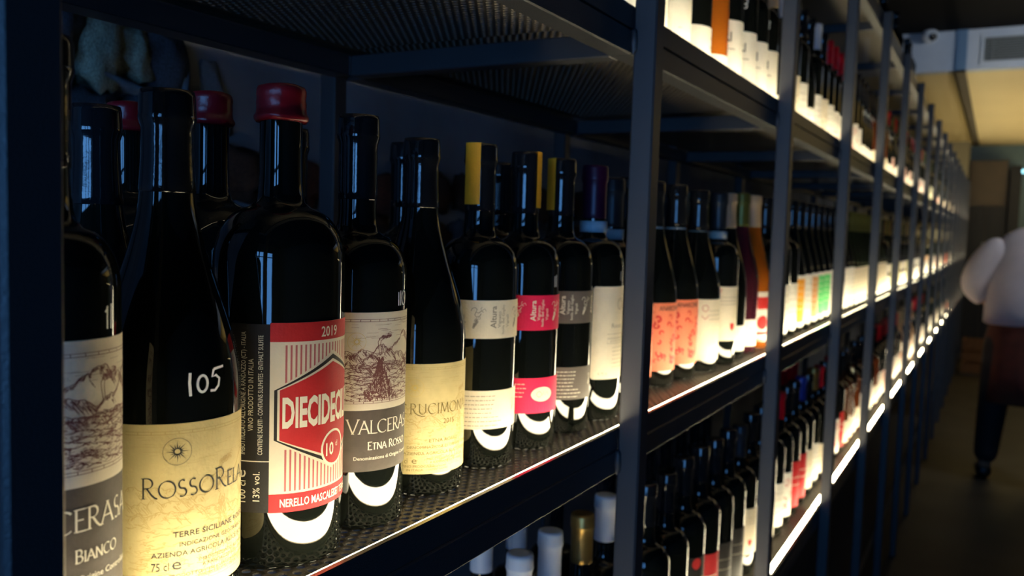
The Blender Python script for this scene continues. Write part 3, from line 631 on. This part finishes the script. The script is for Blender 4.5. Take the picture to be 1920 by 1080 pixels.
# ---- simpler label looks for the rest of the rack (wrapped once per look, shared by all its bottles)
def look(name, glass, cap, kind, h, r, spec, n=28):
    """builds one hidden-free prototype list: (part name, mesh, [sub parts])"""
    parts = [('capsule', capsule_mesh(kind, h, r, n, cap), [])] if cap else []
    for (pm, a0, a1, z0, z1, draw) in spec:
        tmp = patch('label', pm, r, a0, a1, z0, z1, .0003, None, rc=2, n=18)
        subs = []
        if draw:
            for ink, fn in draw:
                q = Print(); fn(q); t = q.wrap('lettering', ink, r, .0006, None, step=5); subs.append(('lettering', t.data)); bpy.data.objects.remove(t)
        parts.append(('label', tmp.data, subs)); bpy.data.objects.remove(tmp)
    return dict(me=bottle_mesh(kind, h, r, n, glass), parts=parts, name=name, h=h)
def scroll(seed):
    def fn(q):
        r_ = random.Random(seed)
        for i in range(44):
            x = r_.uniform(-34, 34); z = r_.uniform(34, 108); s_ = r_.uniform(3, 6.5); a = r_.uniform(0, 360)
            q.stroke([(x + s_ * (1 - t / 12) * cos(R_(a + t * 28)), z + s_ * (1 - t / 12) * sin(R_(a + t * 28))) for t in range(10)], r_.uniform(1.3, 2.8))
    return fn
def para(x0, x1, z, n, g, w, sd): return lambda q: q.lines(x0, x1, z, n, g, w, sd)
LK = {}
LK['coral'] = look('coral label with red scrollwork', GLASS, CAP_BLACK, 'burgundy', .296, .039, [(P_CORAL, -46, 46, 24, 122, [(I_RED, scroll(2)), (INK, lambda q: q.text('ANARCHIA', 0, 111, 7, .8, .01, align='c'))])])
LK['creamtall'] = look('tall cream label with a small crest', GLASS, CAP_BLACK, 'burgundy', .292, .040, [(P_CREAM, -44, 44, 20, 118, [(I_ROSE, lambda q: (q.ring(-20, 104, 5, 1.2), q.stroke([(-26, 92), (-20, 86), (-14, 92)], 1.5))), (I_GREY, para(-14, 30, 100, 3, 7, .8, 4))])])
LK['creambadge'] = look('cream label with red badge', GLASS, NAVY, 'bordeaux', .292, .038, [(P_CREAM, -40, 40, 42, 134, [(I_RED, lambda q: (q.poly([(-2, 72), (8, 72), (8, 64), (3, 58), (-2, 64)]), q.ring(-24, 128, 3, 1))), (I_GREY, para(-30, 30, 116, 3, 6, .9, 6))])])
LK['lowwhite'] = look('low white label with blue initials', GLASS, TANC, 'burgundy', .296, .039, [(P_WHITE, -40, 40, 14, 60, [(mat('blue_ink', (.08, .12, .4), .6), lambda q: q.text('BB', -20, 44, 9, .9, .01))])])
LK['lowsketch'] = look('low white label with pink sketch', ROSE, GREENC, 'burgundy', .300, .038, [(P_WHITE, -40, 40, 14, 64, [(I_ROSE, lambda q: (q.stroke([(-10, 50), (-6, 34), (-2, 50), (4, 36)], 1.4), q.lines(-26, 26, 30, 2, 5, .8, 4)))])])
LK['redframe'] = look('white label framing a red picture', AMBER, TANC, 'burgundy', .300, .038, [(P_WHITE, -38, 38, 20, 112, [(I_RED, lambda q: (q.rect(-26, 26, 78, 102), q.disc(0, 52, 14), q.rect(-26, 26, 28, 34)))])])
LK['creambig'] = look('large pale label with faint lettering', GLASS, CAP_BLACK, 'bordeaux', .300, .040, [(P_WHITE, -46, 46, 14, 150, [(I_GREY, lambda q: (q.text('ROSSO', 4, 112, 7, .8, align='c'), q.lines(14, 24, 60, 1, 5, 1, 2)))])])
LK['darklow'] = look('low cream label with a crest', GLASS, CAP_BLACK, 'bordeaux', .300, .039, [(P_WHITE, -46, 46, 10, 84, [(I_GREY, lambda q: (q.stroke([(10, 72), (16, 66), (22, 72)], 1.4), q.text('M', 12, 50, 9)))])])
LK['amberlow'] = look('amber wine and low white label', AMBER, CAP_BLACK, 'bordeaux', .300, .038, [(P_WHITE, -46, 46, 8, 60, None)])
def gri(q): q.text('GRI', -4, 96, 15, .8, .02, align='c'); q.lines(-22, 20, 84, 1, 4, 1.3, 3); q.text('2020', -12, 58, 5.5, 1, .01); q.lines(-18, 14, 36, 1, 3, 1, 5)
LK['gri'] = look('tall off-white label lettered GRI', GLASS, CAP_BLACK, 'bordeaux', .300, .038, [(P_WHITE, -42, 42, 12, 130, [(INK, gri)])])
for nm, pm, ink in (('stripewhite', P_WHITE, I_GREY), ('stripeorange', P_ORANGE, I_CREAM), ('stripetan', P_TAN, I_CREAM), ('stripegreen', P_GREEN, I_CREAM)):
    LK[nm] = look({'stripewhite': 'plain white label', 'stripeorange': 'white label with orange stripe', 'stripetan': 'white label with tan stripe', 'stripegreen': 'white label with green stripe'}[nm], GLASS, CAP_BLACK, 'burgundy', .305, .038,
        [(P_WHITE, -42, 42, 14, 132, [(pm, lambda q: q.rect(-22, 16, 24, 124)), (ink, para(-16, 12, 110, 5, 14, 1.2, 3))])])
LK['creamset'] = look('cream label and green sparkling glass', GREEN, GREENC, 'champagne', .305, .041, [(P_CREAM, -42, 42, 26, 128, [(I_GREY, para(-20, 20, 110, 5, 14, 1, 3))])])
LK['whiteround'] = look('white label with red mark', GLASS, GOLD, 'champagne', .300, .040, [(P_WHITE, -30, 30, 20, 66, [(I_RED, para(-12, 12, 50, 2, 10, 3, 3))]), (P_WHITE, -24, 24, 84, 116, None)])
LK['whitebold'] = look('broad white label', GLASS, CAP_BLACK, 'bordeaux', .300, .038, [(P_WHITE, -44, 44, 22, 118, [(I_GREY, para(-22, 22, 96, 4, 14, 1.2, 9))])])
LK['orangetop'] = look('white label with orange top', GREEN, CAP_BLACK, 'bordeaux', .300, .038, [(P_WHITE, -42, 42, 20, 88, None), (P_ORANGE, -42, 42, 88, 122, None)])
LK['paleyellow'] = look('pale yellow label', GREEN, GREENC, 'burgundy', .300, .038, [(paper('pale_yellow_paper', (.70, .66, .36)), -42, 42, 22, 118, [(I_GREY, para(-20, 20, 90, 3, 14, 1.2, 9))])])
LK['pinkish'] = look('pinkish white label', GLASS, REDC, 'bordeaux', .300, .038, [(paper('blush_paper', (.74, .50, .44)), -42, 42, 22, 110, [(I_RED, para(-18, 18, 90, 2, 20, 2, 9))])])
LK['redcap'] = look('red capsule and white label', GLASS, REDC, 'bordeaux', .300, .038, [(P_WHITE, -42, 42, 22, 112, [(I_RED, para(-18, 18, 60, 2, 14, 2, 9)), (INK, para(-18, 18, 96, 2, 8, 1.2, 5))])])
LK['whiteblack'] = look('white label in two tiers', GLASS, CAP_BLACK, 'burgundy', .300, .038, [(P_WHITE, -42, 42, 20, 76, [(I_GREY, para(-18, 18, 60, 2, 14, 1.6, 9))])])
LK['clearwhite'] = look('clear glass and white label', CLEAR, GREENC, 'burgundy', .300, .037, [(P_WHITE, -38, 38, 22, 90, [(I_GREY, para(-18, 18, 70, 2, 14, 1.2, 9))])])
LK['goldlow'] = look('gold capsule and cream label', GLASS, GOLD, 'bordeaux', .305, .038, [(P_CREAM, -42, 42, 20, 100, [(I_GREY, para(-18, 18, 80, 3, 14, 1.2, 9))])])
LK['redlabel'] = look('plain red label', GLASS, CAP_BLACK, 'bordeaux', .305, .038, [(P_RED, -40, 40, 18, 128, [(I_CREAM, para(-18, 18, 90, 2, 18, 1.8, 9))])])
LK['halfred'] = look('red half-disc label', GLASS, CAP_BLACK, 'bordeaux', .305, .038, [(P_BLACK, -40, 40, 20, 150, [(I_RED, lambda q: q.disc(-8, 140, 9)), (I_GOLD, lambda q: q.disc(6, 112, 5))])])
LK['dark'] = look('dark label', GLASS, CAP_BLACK, 'bordeaux', .300, .038, [(P_BLACK, -40, 40, 20, 120, [(I_GREY, para(-18, 18, 90, 2, 18, 1.4, 9))])])
LK['whitecap'] = look('white capsule and cream label', GLASS, WCAP, 'bordeaux', .305, .038, [(P_CREAM, -42, 42, 20, 120, [(I_GREY, para(-18, 18, 80, 3, 14, 1.2, 9))])])
LK['goldcap'] = look('dull gold capsule and dark label', GLASS, GOLD, 'bordeaux', .305, .038, [(P_GREY, -42, 42, 20, 120, [(I_CREAM, para(-18, 18, 80, 3, 14, 1.2, 9))])])
LK['bluecap'] = look('blue capsule and cream label', GLASS, BLUEC, 'bordeaux', .305, .038, [(P_CREAM, -42, 42, 20, 120, [(I_GREY, para(-18, 18, 80, 3, 14, 1.2, 9))])])
LK['redstripe'] = look('white label with red print', GLASS, REDC, 'bordeaux', .305, .038, [(P_WHITE, -42, 42, 20, 122, [(I_RED, scroll(7))])])
LK['flask'] = look('curvy clear flask shape and white label', CLEAR, None, 'flask', .300, .040, [(P_WHITE, -30, 30, 14, 64, None)])
LK['brownlow'] = look('cream label on brown glass', BROWN, CAP_BLACK, 'bordeaux', .290, .040, [(P_CREAM, -42, 42, 14, 84, [(I_GREY, para(-18, 18, 60, 2, 14, 1.2, 9))])])
LK['tanrose'] = look('peach wine and pale label', mat('peach_bottle', (.62, .36, .2), .15), TANC, 'burgundy', .300, .038, [(P_WHITE, -30, 30, 20, 76, None)])
NCOUNT = [0]
def put(lk, X, Y, lz, label, group, rot=0.0, price=None):
    L = LK[lk]; o = new('wine_bottle', L['me']); o.location = (X, Y, ZM + lz - .0164); o.rotation_euler = (0, 0, rot)
    o['label'] = label; o['category'] = 'bottle'; o['group'] = group; NCOUNT[0] += 1
    for nm, me, subs in L['parts']:
        p = new(nm, me, o)
        for sn, sm in subs: new(sn, sm, p)
    if price:
        key = ('price', price)
        if key not in MC:
            q = Print(); q.ring(-6, 178, 4, 1.6, 14).ring(4, 180, 4.2, 1.6, 14).ring(4, 172, 3.5, 1.6, 14); t = q.wrap('price_marking', WHITE_PEN, .0385, .0006, None, step=5); MC[key] = t.data; bpy.data.objects.remove(t)
        new('price_marking', MC[key], o)
    return o
def bay_of(Y): return max(0, int((Y * .74 - YA) // PITCH))     # the bay in which the viewer sees it
CNT = {}
def auto(lk, X, Y, lv, row='', price=None, extra=''):
    lz = {'eye': 0, 'upper': .4372, 'lower': -.4446, 'top': .8811}[lv]; k = bay_of(Y); key = (lv, k, row); CNT[key] = CNT.get(key, 0) + 1
    grp = {'eye': G_EYE, 'upper': G_UP, 'lower': G_LOW, 'top': G_TOP}[lv]
    bay = ORD[k] if k else 'nearest'
    txt = '%s%s, %s in %s%s bay, %s shelf' % ('' if row else 'bottle with ', LK[lk]['name'] + extra, ORD[CNT[key] - 1], row and 'back row of ' or '', bay, {'eye': 'eye-level', 'upper': 'upper', 'lower': 'lower', 'top': 'top'}[lv])
    return put(lk, X, Y, lz, txt, grp, rot=-1.0 if lk in ('gri', 'creambig') else -.42 + .12 * sin(NCOUNT[0] * 2.4), price=price)
YMAX = 6.45
# eye level, second bay
o = auto('coral', -.108, 1.118, 'eye'); 
o = auto('coral', -.104, 1.205, 'eye'); seal(o, .296, P_WHITE)
o = auto('coral', -.098, 1.290, 'eye'); seal(o, .2961, P_WHITE)
o = auto('creamtall', -.090, 1.378, 'eye'); seal(o, .292, P_CREAM)
o = auto('creambadge', -.085, 1.475, 'eye'); seal(o, .2921, P_WHITE)
auto('lowwhite', -.092, 1.560, 'eye'); auto('lowsketch', -.090, 1.645, 'eye'); auto('redframe', -.088, 1.730, 'eye')
for lk, Y in (('clearwhite', 1.52), ('redframe', 1.61), ('lowsketch', 1.70), ('clearwhite', 1.79), ('dark', 1.195), ('dark', 1.285), ('dark', 1.37)): auto(lk, -.186, Y + .03, 'eye', 'behind')
seq = {2: ['stripewhite', 'stripewhite', 'stripeorange', 'stripewhite', 'stripetan', 'stripegreen', 'stripegreen', 'stripewhite'], 3: ['creamset'], 4: ['whiteround', 'paleyellow', 'whiteround', 'whitebold'], 5: ['whitebold', 'whiteround'], 6: ['orangetop', 'whitebold'], 7: ['paleyellow'], 8: ['pinkish', 'clearwhite']}
Y = 1.818; i = 0
while Y < YMAX:
    k = bay_of(Y); s_ = seq.get(k, ['whitebold']); auto(s_[i % len(s_)] if k != 2 else s_[min(7, int((Y - 1.90) / .087))], -.085, Y, 'eye'); Y += .0872; i += 1
Y = 1.925
while Y < 4.2:
    k = bay_of(Y); auto({2: 'dark', 1: 'dark', 3: 'creamset', 4: 'paleyellow', 5: 'whitebold'}.get(k, 'dark'), -.178, Y, 'eye', 'behind'); Y += .0872
# upper shelf
auto('creambig', -.085, 1.06, 'upper'); auto('creambig', -.085, 1.155, 'upper'); auto('darklow', -.085, 1.252, 'upper', price=1); auto('amberlow', -.085, 1.345, 'upper', price=1)
for i, Y in enumerate((1.432, 1.522, 1.605, 1.688)): auto('gri', -.085, Y, 'upper', price=1 if i != 2 else None)
auto('lowwhite', -.085, 1.775, 'upper')
for Y in (1.40, 1.49, 1.58, 1.67, 1.76): auto('dark', -.176, Y, 'upper', 'behind')
uq = {2: ['whitebold', 'redstripe', 'whitebold', 'redcap', 'redcap'], 3: ['brownlow', 'whiteblack', 'whiteblack', 'whiteblack'], 4: ['clearwhite', 'pinkish', 'whiteblack'], 5: ['whitebold', 'pinkish'], 6: ['paleyellow', 'whitebold'], 7: ['whitebold'], 8: ['whitebold', 'redcap']}
Y = 1.90; i = 0
while Y < YMAX:
    k = bay_of(Y); s_ = uq.get(k, ['whitebold']) if Y > 2.75 else (['redcap'] if Y > 2.38 else ['whitebold', 'whitecap', 'whitebold', 'whiteblack']); auto(s_[int(Y / .0872) % len(s_)], -.085, Y, 'upper', price=1 if k == 3 else None); Y += .0872; i += 1
for Y in (2.42, 2.508, 2.596, 2.684): auto('dark', -.176, Y, 'upper', 'behind')
# lower shelf
for lk, X, Y, h in (('whitecap', -.108, .832, 0), ('whitecap', -.112, .916, 0), ('goldcap', -.106, .996, 0), ('whitecap', -.112, 1.085, 0)): auto(lk, X, Y, 'lower')
for Y in (.90, .99, 1.10): auto('whitecap' if Y < 1.05 else 'dark', -.198, Y, 'lower', 'behind')
lq = ['halfred', 'dark', 'halfred', 'redlabel', 'dark', 'dark', 'creambadge', 'whitebold']
for i in range(8): auto(lq[i], -.085, 1.172 + i * .0872, 'lower')
for i in range(7): auto('dark', -.176, 1.24 + i * .0872, 'lower', 'behind')
lo = {2: ['redlabel', 'redlabel', 'bluecap', 'whitebold', 'goldlow', 'redcap', 'whitebold', 'redstripe'], 3: ['brownlow', 'whitebold', 'brownlow', 'flask', 'flask', 'clearwhite'], 4: ['redcap', 'pinkish', 'whitebold', 'redcap'], 5: ['tanrose', 'tanrose', 'whitebold'], 6: ['redstripe', 'redcap'], 7: ['pinkish', 'whitebold'], 8: ['whitebold']}
Y = 1.870; 
while Y < YMAX:
    k = bay_of(Y); s_ = lo.get(k, ['whitebold']); s_ = ['flask'] if abs(Y - 3.13) < .0436 else (['brownlow'] if 2.9 < Y < 3.1 else (['whitebold'] if s_[int(Y / .0872) % len(s_)] == 'flask' else s_)); auto(s_[int(Y / .0872) % len(s_)], -.085, Y, 'lower'); Y += .0872
for Y in (2.40, 2.488, 2.576, 2.664): auto('goldlow' if Y < 2.45 else 'redcap', -.176, Y, 'lower', 'behind')
# top shelf
for Y in (3.05, 3.62, 4.05, 4.60, 4.70): auto('dark', -.10, Y, 'top')

# bottles too far down the rack to be picked out
fv, ff, fm = [], [], []
rr_ = random.Random(8)
for lz in (0, .4372, -.4446):
    Y = YMAX + .12
    while Y < 11.4:
        pr = [(.036, 0), (.038, .18), (.03, .205), (.015, .225), (.014, .3), (.002, .3)]; i0 = len(fv); n = 8
        for (r_, z) in pr: fv += [(-.085 + r_ * cos(2 * pi * j / n), Y + r_ * sin(2 * pi * j / n), ZM + lz - .0164 + z) for j in range(n)]
        for k in range(5):
            for j in range(n): ff.append((i0 + k * n + j, i0 + k * n + (j + 1) % n, i0 + (k + 1) * n + (j + 1) % n, i0 + (k + 1) * n + j)); fm.append(0)
        i0 = len(fv); zz = rr_.uniform(.08, .125); mi_ = rr_.choice((1, 1, 2, 3))
        for z in (.02, zz): fv += [(-.085 + .0384 * cos(a * .22), Y + .0384 * sin(a * .22), ZM + lz - .0164 + z) for a in range(-4, 5)]
        for j in range(8): ff.append((i0 + j, i0 + j + 1, i0 + 9 + j + 1, i0 + 9 + j)); fm.append(mi_)
        Y += .0872
o = new('wine_bottles', mesh('wine_bottles', fv, ff, [GREEN, P_WHITE, P_CREAM, P_CORAL], False, fm)); o['kind'] = 'stuff'; o['label'] = 'blurred rows of lit bottles at the far end of the rack'; o['category'] = 'bottles'

# ---------------------------------------------------------------- security camera and air grille on the bulkhead
camr = new('security_camera', None, None, label='small white dome camera at the top of the pale bulkhead', category='camera'); camr.location = (-.163, 6.79, ZM + 1.650)
WPL = mat('white_plastic', (.72, .74, .76), .4, noise_amt=.03)
def lathe_at(name, pr, n, m_, parent, loc=(0, 0, 0), rot=(0, 0, 0)):
    o = new(name, lathe(name, pr, n, m_), parent); o.location = loc; o.rotation_euler = rot; return o
lathe_at('mount', [(.05, 0), (.052, -.004), (.05, -.03), (.03, -.034)], 28, WPL, camr, (0, .045, .012))
lathe_at('housing', [(.002, .052)] + [(.052 * sin(R_(a)), .052 * cos(R_(a))) for a in range(15, 181, 15)], 28, WPL, camr, (0, 0, -.02))
lathe_at('lens', [(.026, 0), (.027, .006), (.020, .010), (.004, .013)], 24, mat('lens_black', (.006, .006, .007), .1), camr, (.022, -.040, -.035), (R_(112), 0, R_(25)))
gr = new('air_grille', None, None, label='grey slatted air grille set in the pale bulkhead', category='vent'); gr.location = (.178, 6.848, ZM + 1.440)
GM = mat('grille_grey', (.20, .21, .20), .5, noise_amt=.05); GB = mat('grille_dark', (.05, .055, .05), .8, noise_amt=.05)
MB().box(0, .9, -.004, .0, .0, .160).build('back_plate', GB, gr)
MB().box(-.02, .92, -.012, 0, -.02, 0).box(-.02, .92, -.012, 0, .16, .18).box(-.02, 0, -.012, 0, 0, .16).box(.9, .92, -.012, 0, 0, .16).build('frame', BEAM, gr)
for i in range(10): MB().box(.0, .9, -.014, -.003, .004 + i * .016, .011 + i * .016).build('slat', GM, gr)
MB().box(.048, .054, -.016, -.003, 0, .16).build('divider', GM, gr)

# ---------------------------------------------------------------- far end of the aisle
CB = mat('cupboard_brown', (.075, .055, .03), .55, noise_amt=.2, nscale=6); CD = mat('cupboard_black', (.010, .011, .012), .6, noise_amt=.2)
cab = new('tall_cupboard', None, None, label='tall brown cupboard against the far wall beside the rack end', category='cupboard'); cab.location = (.0, 12.28, 0)
MB().box(0, .40, -.45, 0, 0, ZM + 1.17).build('body', CB, cab)
MB().box(.01, .39, -.472, -.452, 1.85, ZM + 1.15).build('door', CB, cab)
d = MB().box(.01, .195, -.472, -.452, .06, 1.83).build('door', CD, cab); MB().box(.175, .185, -.492, -.473, 1.2, 1.4).build('handle', WPL, d)
d = MB().box(.203, .39, -.472, -.452, .06, 1.83).build('door', CD, cab)
crate = new('wooden_crate', None, None, label='small brown crate on the floor by the tall cupboard', category='crate'); crate.location = (.20, 10.4, 0)
MB().box(-.12, .12, -.15, .15, 0, .02).build('base', CB, crate)
for i in range(3):
    z = .03 + i * .12
    for a in ((-.12, .12, -.15, -.135), (-.12, .12, .135, .15), (-.12, -.105, -.135, .135), (.105, .12, -.135, .135)): MB().box(*a, z, z + .1).build('slat', mat('crate_wood', (.16, .07, .02), .7, noise_amt=.3), crate)
dk = new('doorway_cabinet', None, None, label='black tall unit to the right of the brown cupboard', category='cupboard'); dk.location = (.42, 12.28, 0)
MB().box(0, .12, -.5, 0, 0, ZM + 1.10, .004).build('body', CD, dk); MB().box(.008, .112, -.512, -.501, .05, ZM + 1.05).build('door', CD, dk)
lamp = new('blue_indicator_lamp', None, None, label='small glowing cyan lamp at the right edge of the far wall', category='lamp'); lamp.location = (.556, 12.2, ZM + 1.062)
lathe_at('bulb', [(.002, .022), (.014, .018), (.022, 0), (.014, -.018), (.002, -.022)], 14, mat('cyan_glow', (.5, .9, 1), .4, emit=((.35, .85, 1.0), 3.0)), lamp)
MB().box(-.02, .02, .02, .08, -.02, .02).build('bracket', CD, lamp)

# ---------------------------------------------------------------- person
SHIRT = mat('shirt_cotton', (.66, .56, .54), .85, noise_amt=.12, nscale=8, bump=.6, bscale=18); SKIN = mat('skin', (.36, .17, .10), .5, noise_amt=.08); APRON = mat('maroon_cloth', (.09, .018, .008), .8, noise_amt=.2); TROU = mat('dark_trousers', (.010, .010, .012), .8, noise_amt=.2); HAIR = mat('dark_hair', (.012, .009, .008), .6, noise_amt=.3); SHOE = mat('black_shoe', (.008, .008, .008), .4, noise_amt=.2)
def skin(name, pts, edges, m_, parent=None, sub=2, root=0):
    """pts: (x,y,z,rx[,ry]) grown with a Skin modifier, then baked"""
    me = bpy.data.meshes.new(name); me.from_pydata([p[:3] for p in pts], edges, [])
    o = bpy.data.objects.new(name, me); COL.objects.link(o)
    sm = o.modifiers.new('s', 'SKIN'); sm.use_smooth_shade = True; o.modifiers.new('d', 'SUBSURF').levels = sub
    for i, p in enumerate(pts):
        d = me.skin_vertices[0].data[i]; d.radius = (p[3], p[4] if len(p) > 4 else p[3]); d.use_root = (i == root)
    dg = bpy.context.evaluated_depsgraph_get(); nm = bpy.data.meshes.new_from_object(o.evaluated_get(dg)); bpy.data.objects.remove(o)
    nm.materials.clear(); nm.materials.append(m_); nm.name = name; nm.polygons.foreach_set('use_smooth', [True] * len(nm.polygons))
    return new(name, nm, parent)
# local frame: x across (right of the person is +x when seen from behind), y forward (away from viewer), z up, feet at 0
P_ = [(0.02, 0, .96, .135, .10), (.03, .0, 1.12, .125, .095), (.06, .02, 1.30, .14, .10), (.07, .03, 1.42, .085, .07), (.08, .04, 1.52, .052), (.085, .06, 1.60, .075, .085), (.085, .065, 1.68, .078, .092), (.085, .06, 1.745, .05, .06),
      (-.105, .02, 1.40, .052), (-.235, .03, 1.19, .046), (-.250, .02, 1.155, .044), (-.12, .10, .99, .032), (-.075, .12, .965, .030), (-.03, .14, .95, .022),
      (.235, .03, 1.39, .052), (.33, .03, 1.19, .046), (.22, .18, 1.05, .036), (.15, .20, 1.03, .026),
      (-.09, .0, .88, .095), (-.11, .0, .50, .062), (-.125, -.01, .44, .058), (-.145, -.02, .09, .040), (-.145, .09, .045, .036), (-.15, .15, .035, .03),
      (.12, -.02, .88, .095), (.14, -.06, .50, .062), (.145, -.08, .44, .058), (.15, -.14, .09, .040), (.155, -.04, .045, .036), (.158, .02, .035, .03)]
E_ = [(0, 1), (1, 2), (2, 3), (3, 4), (4, 5), (5, 6), (6, 7), (3, 8), (8, 9), (9, 10), (10, 11), (11, 12), (12, 13), (3, 14), (14, 15), (15, 16), (16, 17), (0, 18), (18, 19), (19, 20), (20, 21), (21, 22), (22, 23), (0, 24), (24, 25), (25, 26), (26, 27), (27, 28), (28, 29)]
person = skin('person', P_, E_, SKIN)
person.location = (.49, 5.85, 0); person.rotation_euler = (0, 0, R_(4))
person['label'] = 'person in pale rolled-sleeve shirt, maroon apron and dark trousers standing down the aisle'; person['category'] = 'person'
for k in range(4):   # fingers of the near hand resting on the apron front
    x0 = -.045 + k * .012
    skin('finger', [(-.035, .14, .958 - k * .009, .0085), (-.010, .155, .950 - k * .010, .008), (.012, .158, .942 - k * .010, .0075), (.028 - k * .003, .152, .936 - k * .010, .0065)], [(0, 1), (1, 2), (2, 3)], SKIN, person, 1)
skin('thumb', [(-.06, .13, .975, .010), (-.035, .14, .985, .009), (-.015, .15, .985, .008)], [(0, 1), (1, 2)], SKIN, person, 1)
tb = MB(); n = 32
for z, cx, cy, rx, ry in ((.935, -.01, 0, .175, .135), (.945, -.01, 0, .190, .148), (1.02, .0, 0, .200, .150), (1.12, .01, 0, .200, .145), (1.24, .03, .01, .200, .140), (1.34, .05, .02, .205, .138), (1.41, .06, .025, .205, .130), (1.46, .07, .03, .180, .118), (1.495, .075, .035, .125, .098), (1.515, .08, .04, .066, .066), (1.54, .08, .04, .060, .060), (1.54, .08, .04, .050, .050)):
    tb.v += [(cx + rx * cos(2 * pi * j / n) * (1 + .012 * sin(6 * 2 * pi * j / n + z * 9)), cy + ry * sin(2 * pi * j / n) * (1 + .02 * sin(4 * 2 * pi * j / n + z * 14)), z) for j in range(n)]
for k in range(11): tb.f += [(k * n + j, k * n + (j + 1) % n, (k + 1) * n + (j + 1) % n, (k + 1) * n + j) for j in range(n)]
shirt = tb.build('shirt', SHIRT, person, True)
for pts in (((-.09, .02, 1.42, .088), (-.185, .025, 1.33, .098), (-.250, .03, 1.20, .098), (-.262, .04, 1.14, .082), (-.215, .06, 1.085, .060), (-.20, .065, 1.075, .046)),
            ((.215, .03, 1.41, .084), (.29, .03, 1.31, .090), (.345, .035, 1.20, .088), (.345, .05, 1.14, .074), (.31, .09, 1.10, .056), (.30, .10, 1.09, .044))):
    skin('sleeve', list(pts), [(i, i + 1) for i in range(5)], SHIRT, shirt)
sk = MB(); n = 28
for z, rx, ry in ((1.03, .165, .125), (.98, .175, .135), (.85, .20, .15), (.65, .20, .155), (.48, .205, .165), (.478, .19, .15)):
    sk.v += [(.02 - .012 * (1 - z) + rx * cos(2 * pi * j / n) * (1 + .03 * sin(5 * 2 * pi * j / n)), ry * sin(2 * pi * j / n) * (1 + .03 * sin(7 * 2 * pi * j / n)), z) for j in range(n)]
for k in range(5): sk.f += [(k * n + j, k * n + (j + 1) % n, (k + 1) * n + (j + 1) % n, (k + 1) * n + j) for j in range(n)]
sk.build('apron', APRON, person, True)
for s_, (kx, ky, ax, ay) in ((-1, (-.118, -.005, -.145, -.02)), (1, (.143, -.07, .15, -.14))):
    skin('trouser_leg', [((-.09 if s_ < 0 else .12), -.01, .90, .11), (kx, ky, .49, .088), ((kx + ax) / 2, (ky + ay) / 2, .30, .080), (ax, ay, .10, .066)], [(0, 1), (1, 2), (2, 3)], TROU, person)
    skin('shoe', [(ax, ay - .03, .055, .05), (ax, ay + .05, .05, .05), (ax - .005, ay + .17, .04, .042)], [(0, 1), (1, 2)], SHOE, person)
skin('hair', [(.085, .035, 1.62, .08, .07), (.085, .04, 1.70, .092, .09), (.085, .05, 1.76, .06, .07)], [(0, 1), (1, 2)], HAIR, person)
for s_ in (-1, 1): skin('ear', [(.085 + s_ * .078, .06, 1.63, .008, .016), (.085 + s_ * .082, .055, 1.66, .008, .014)], [(0, 1)], SKIN, person, 1)
print('bottles placed', NCOUNT[0], 'bytes', 0)
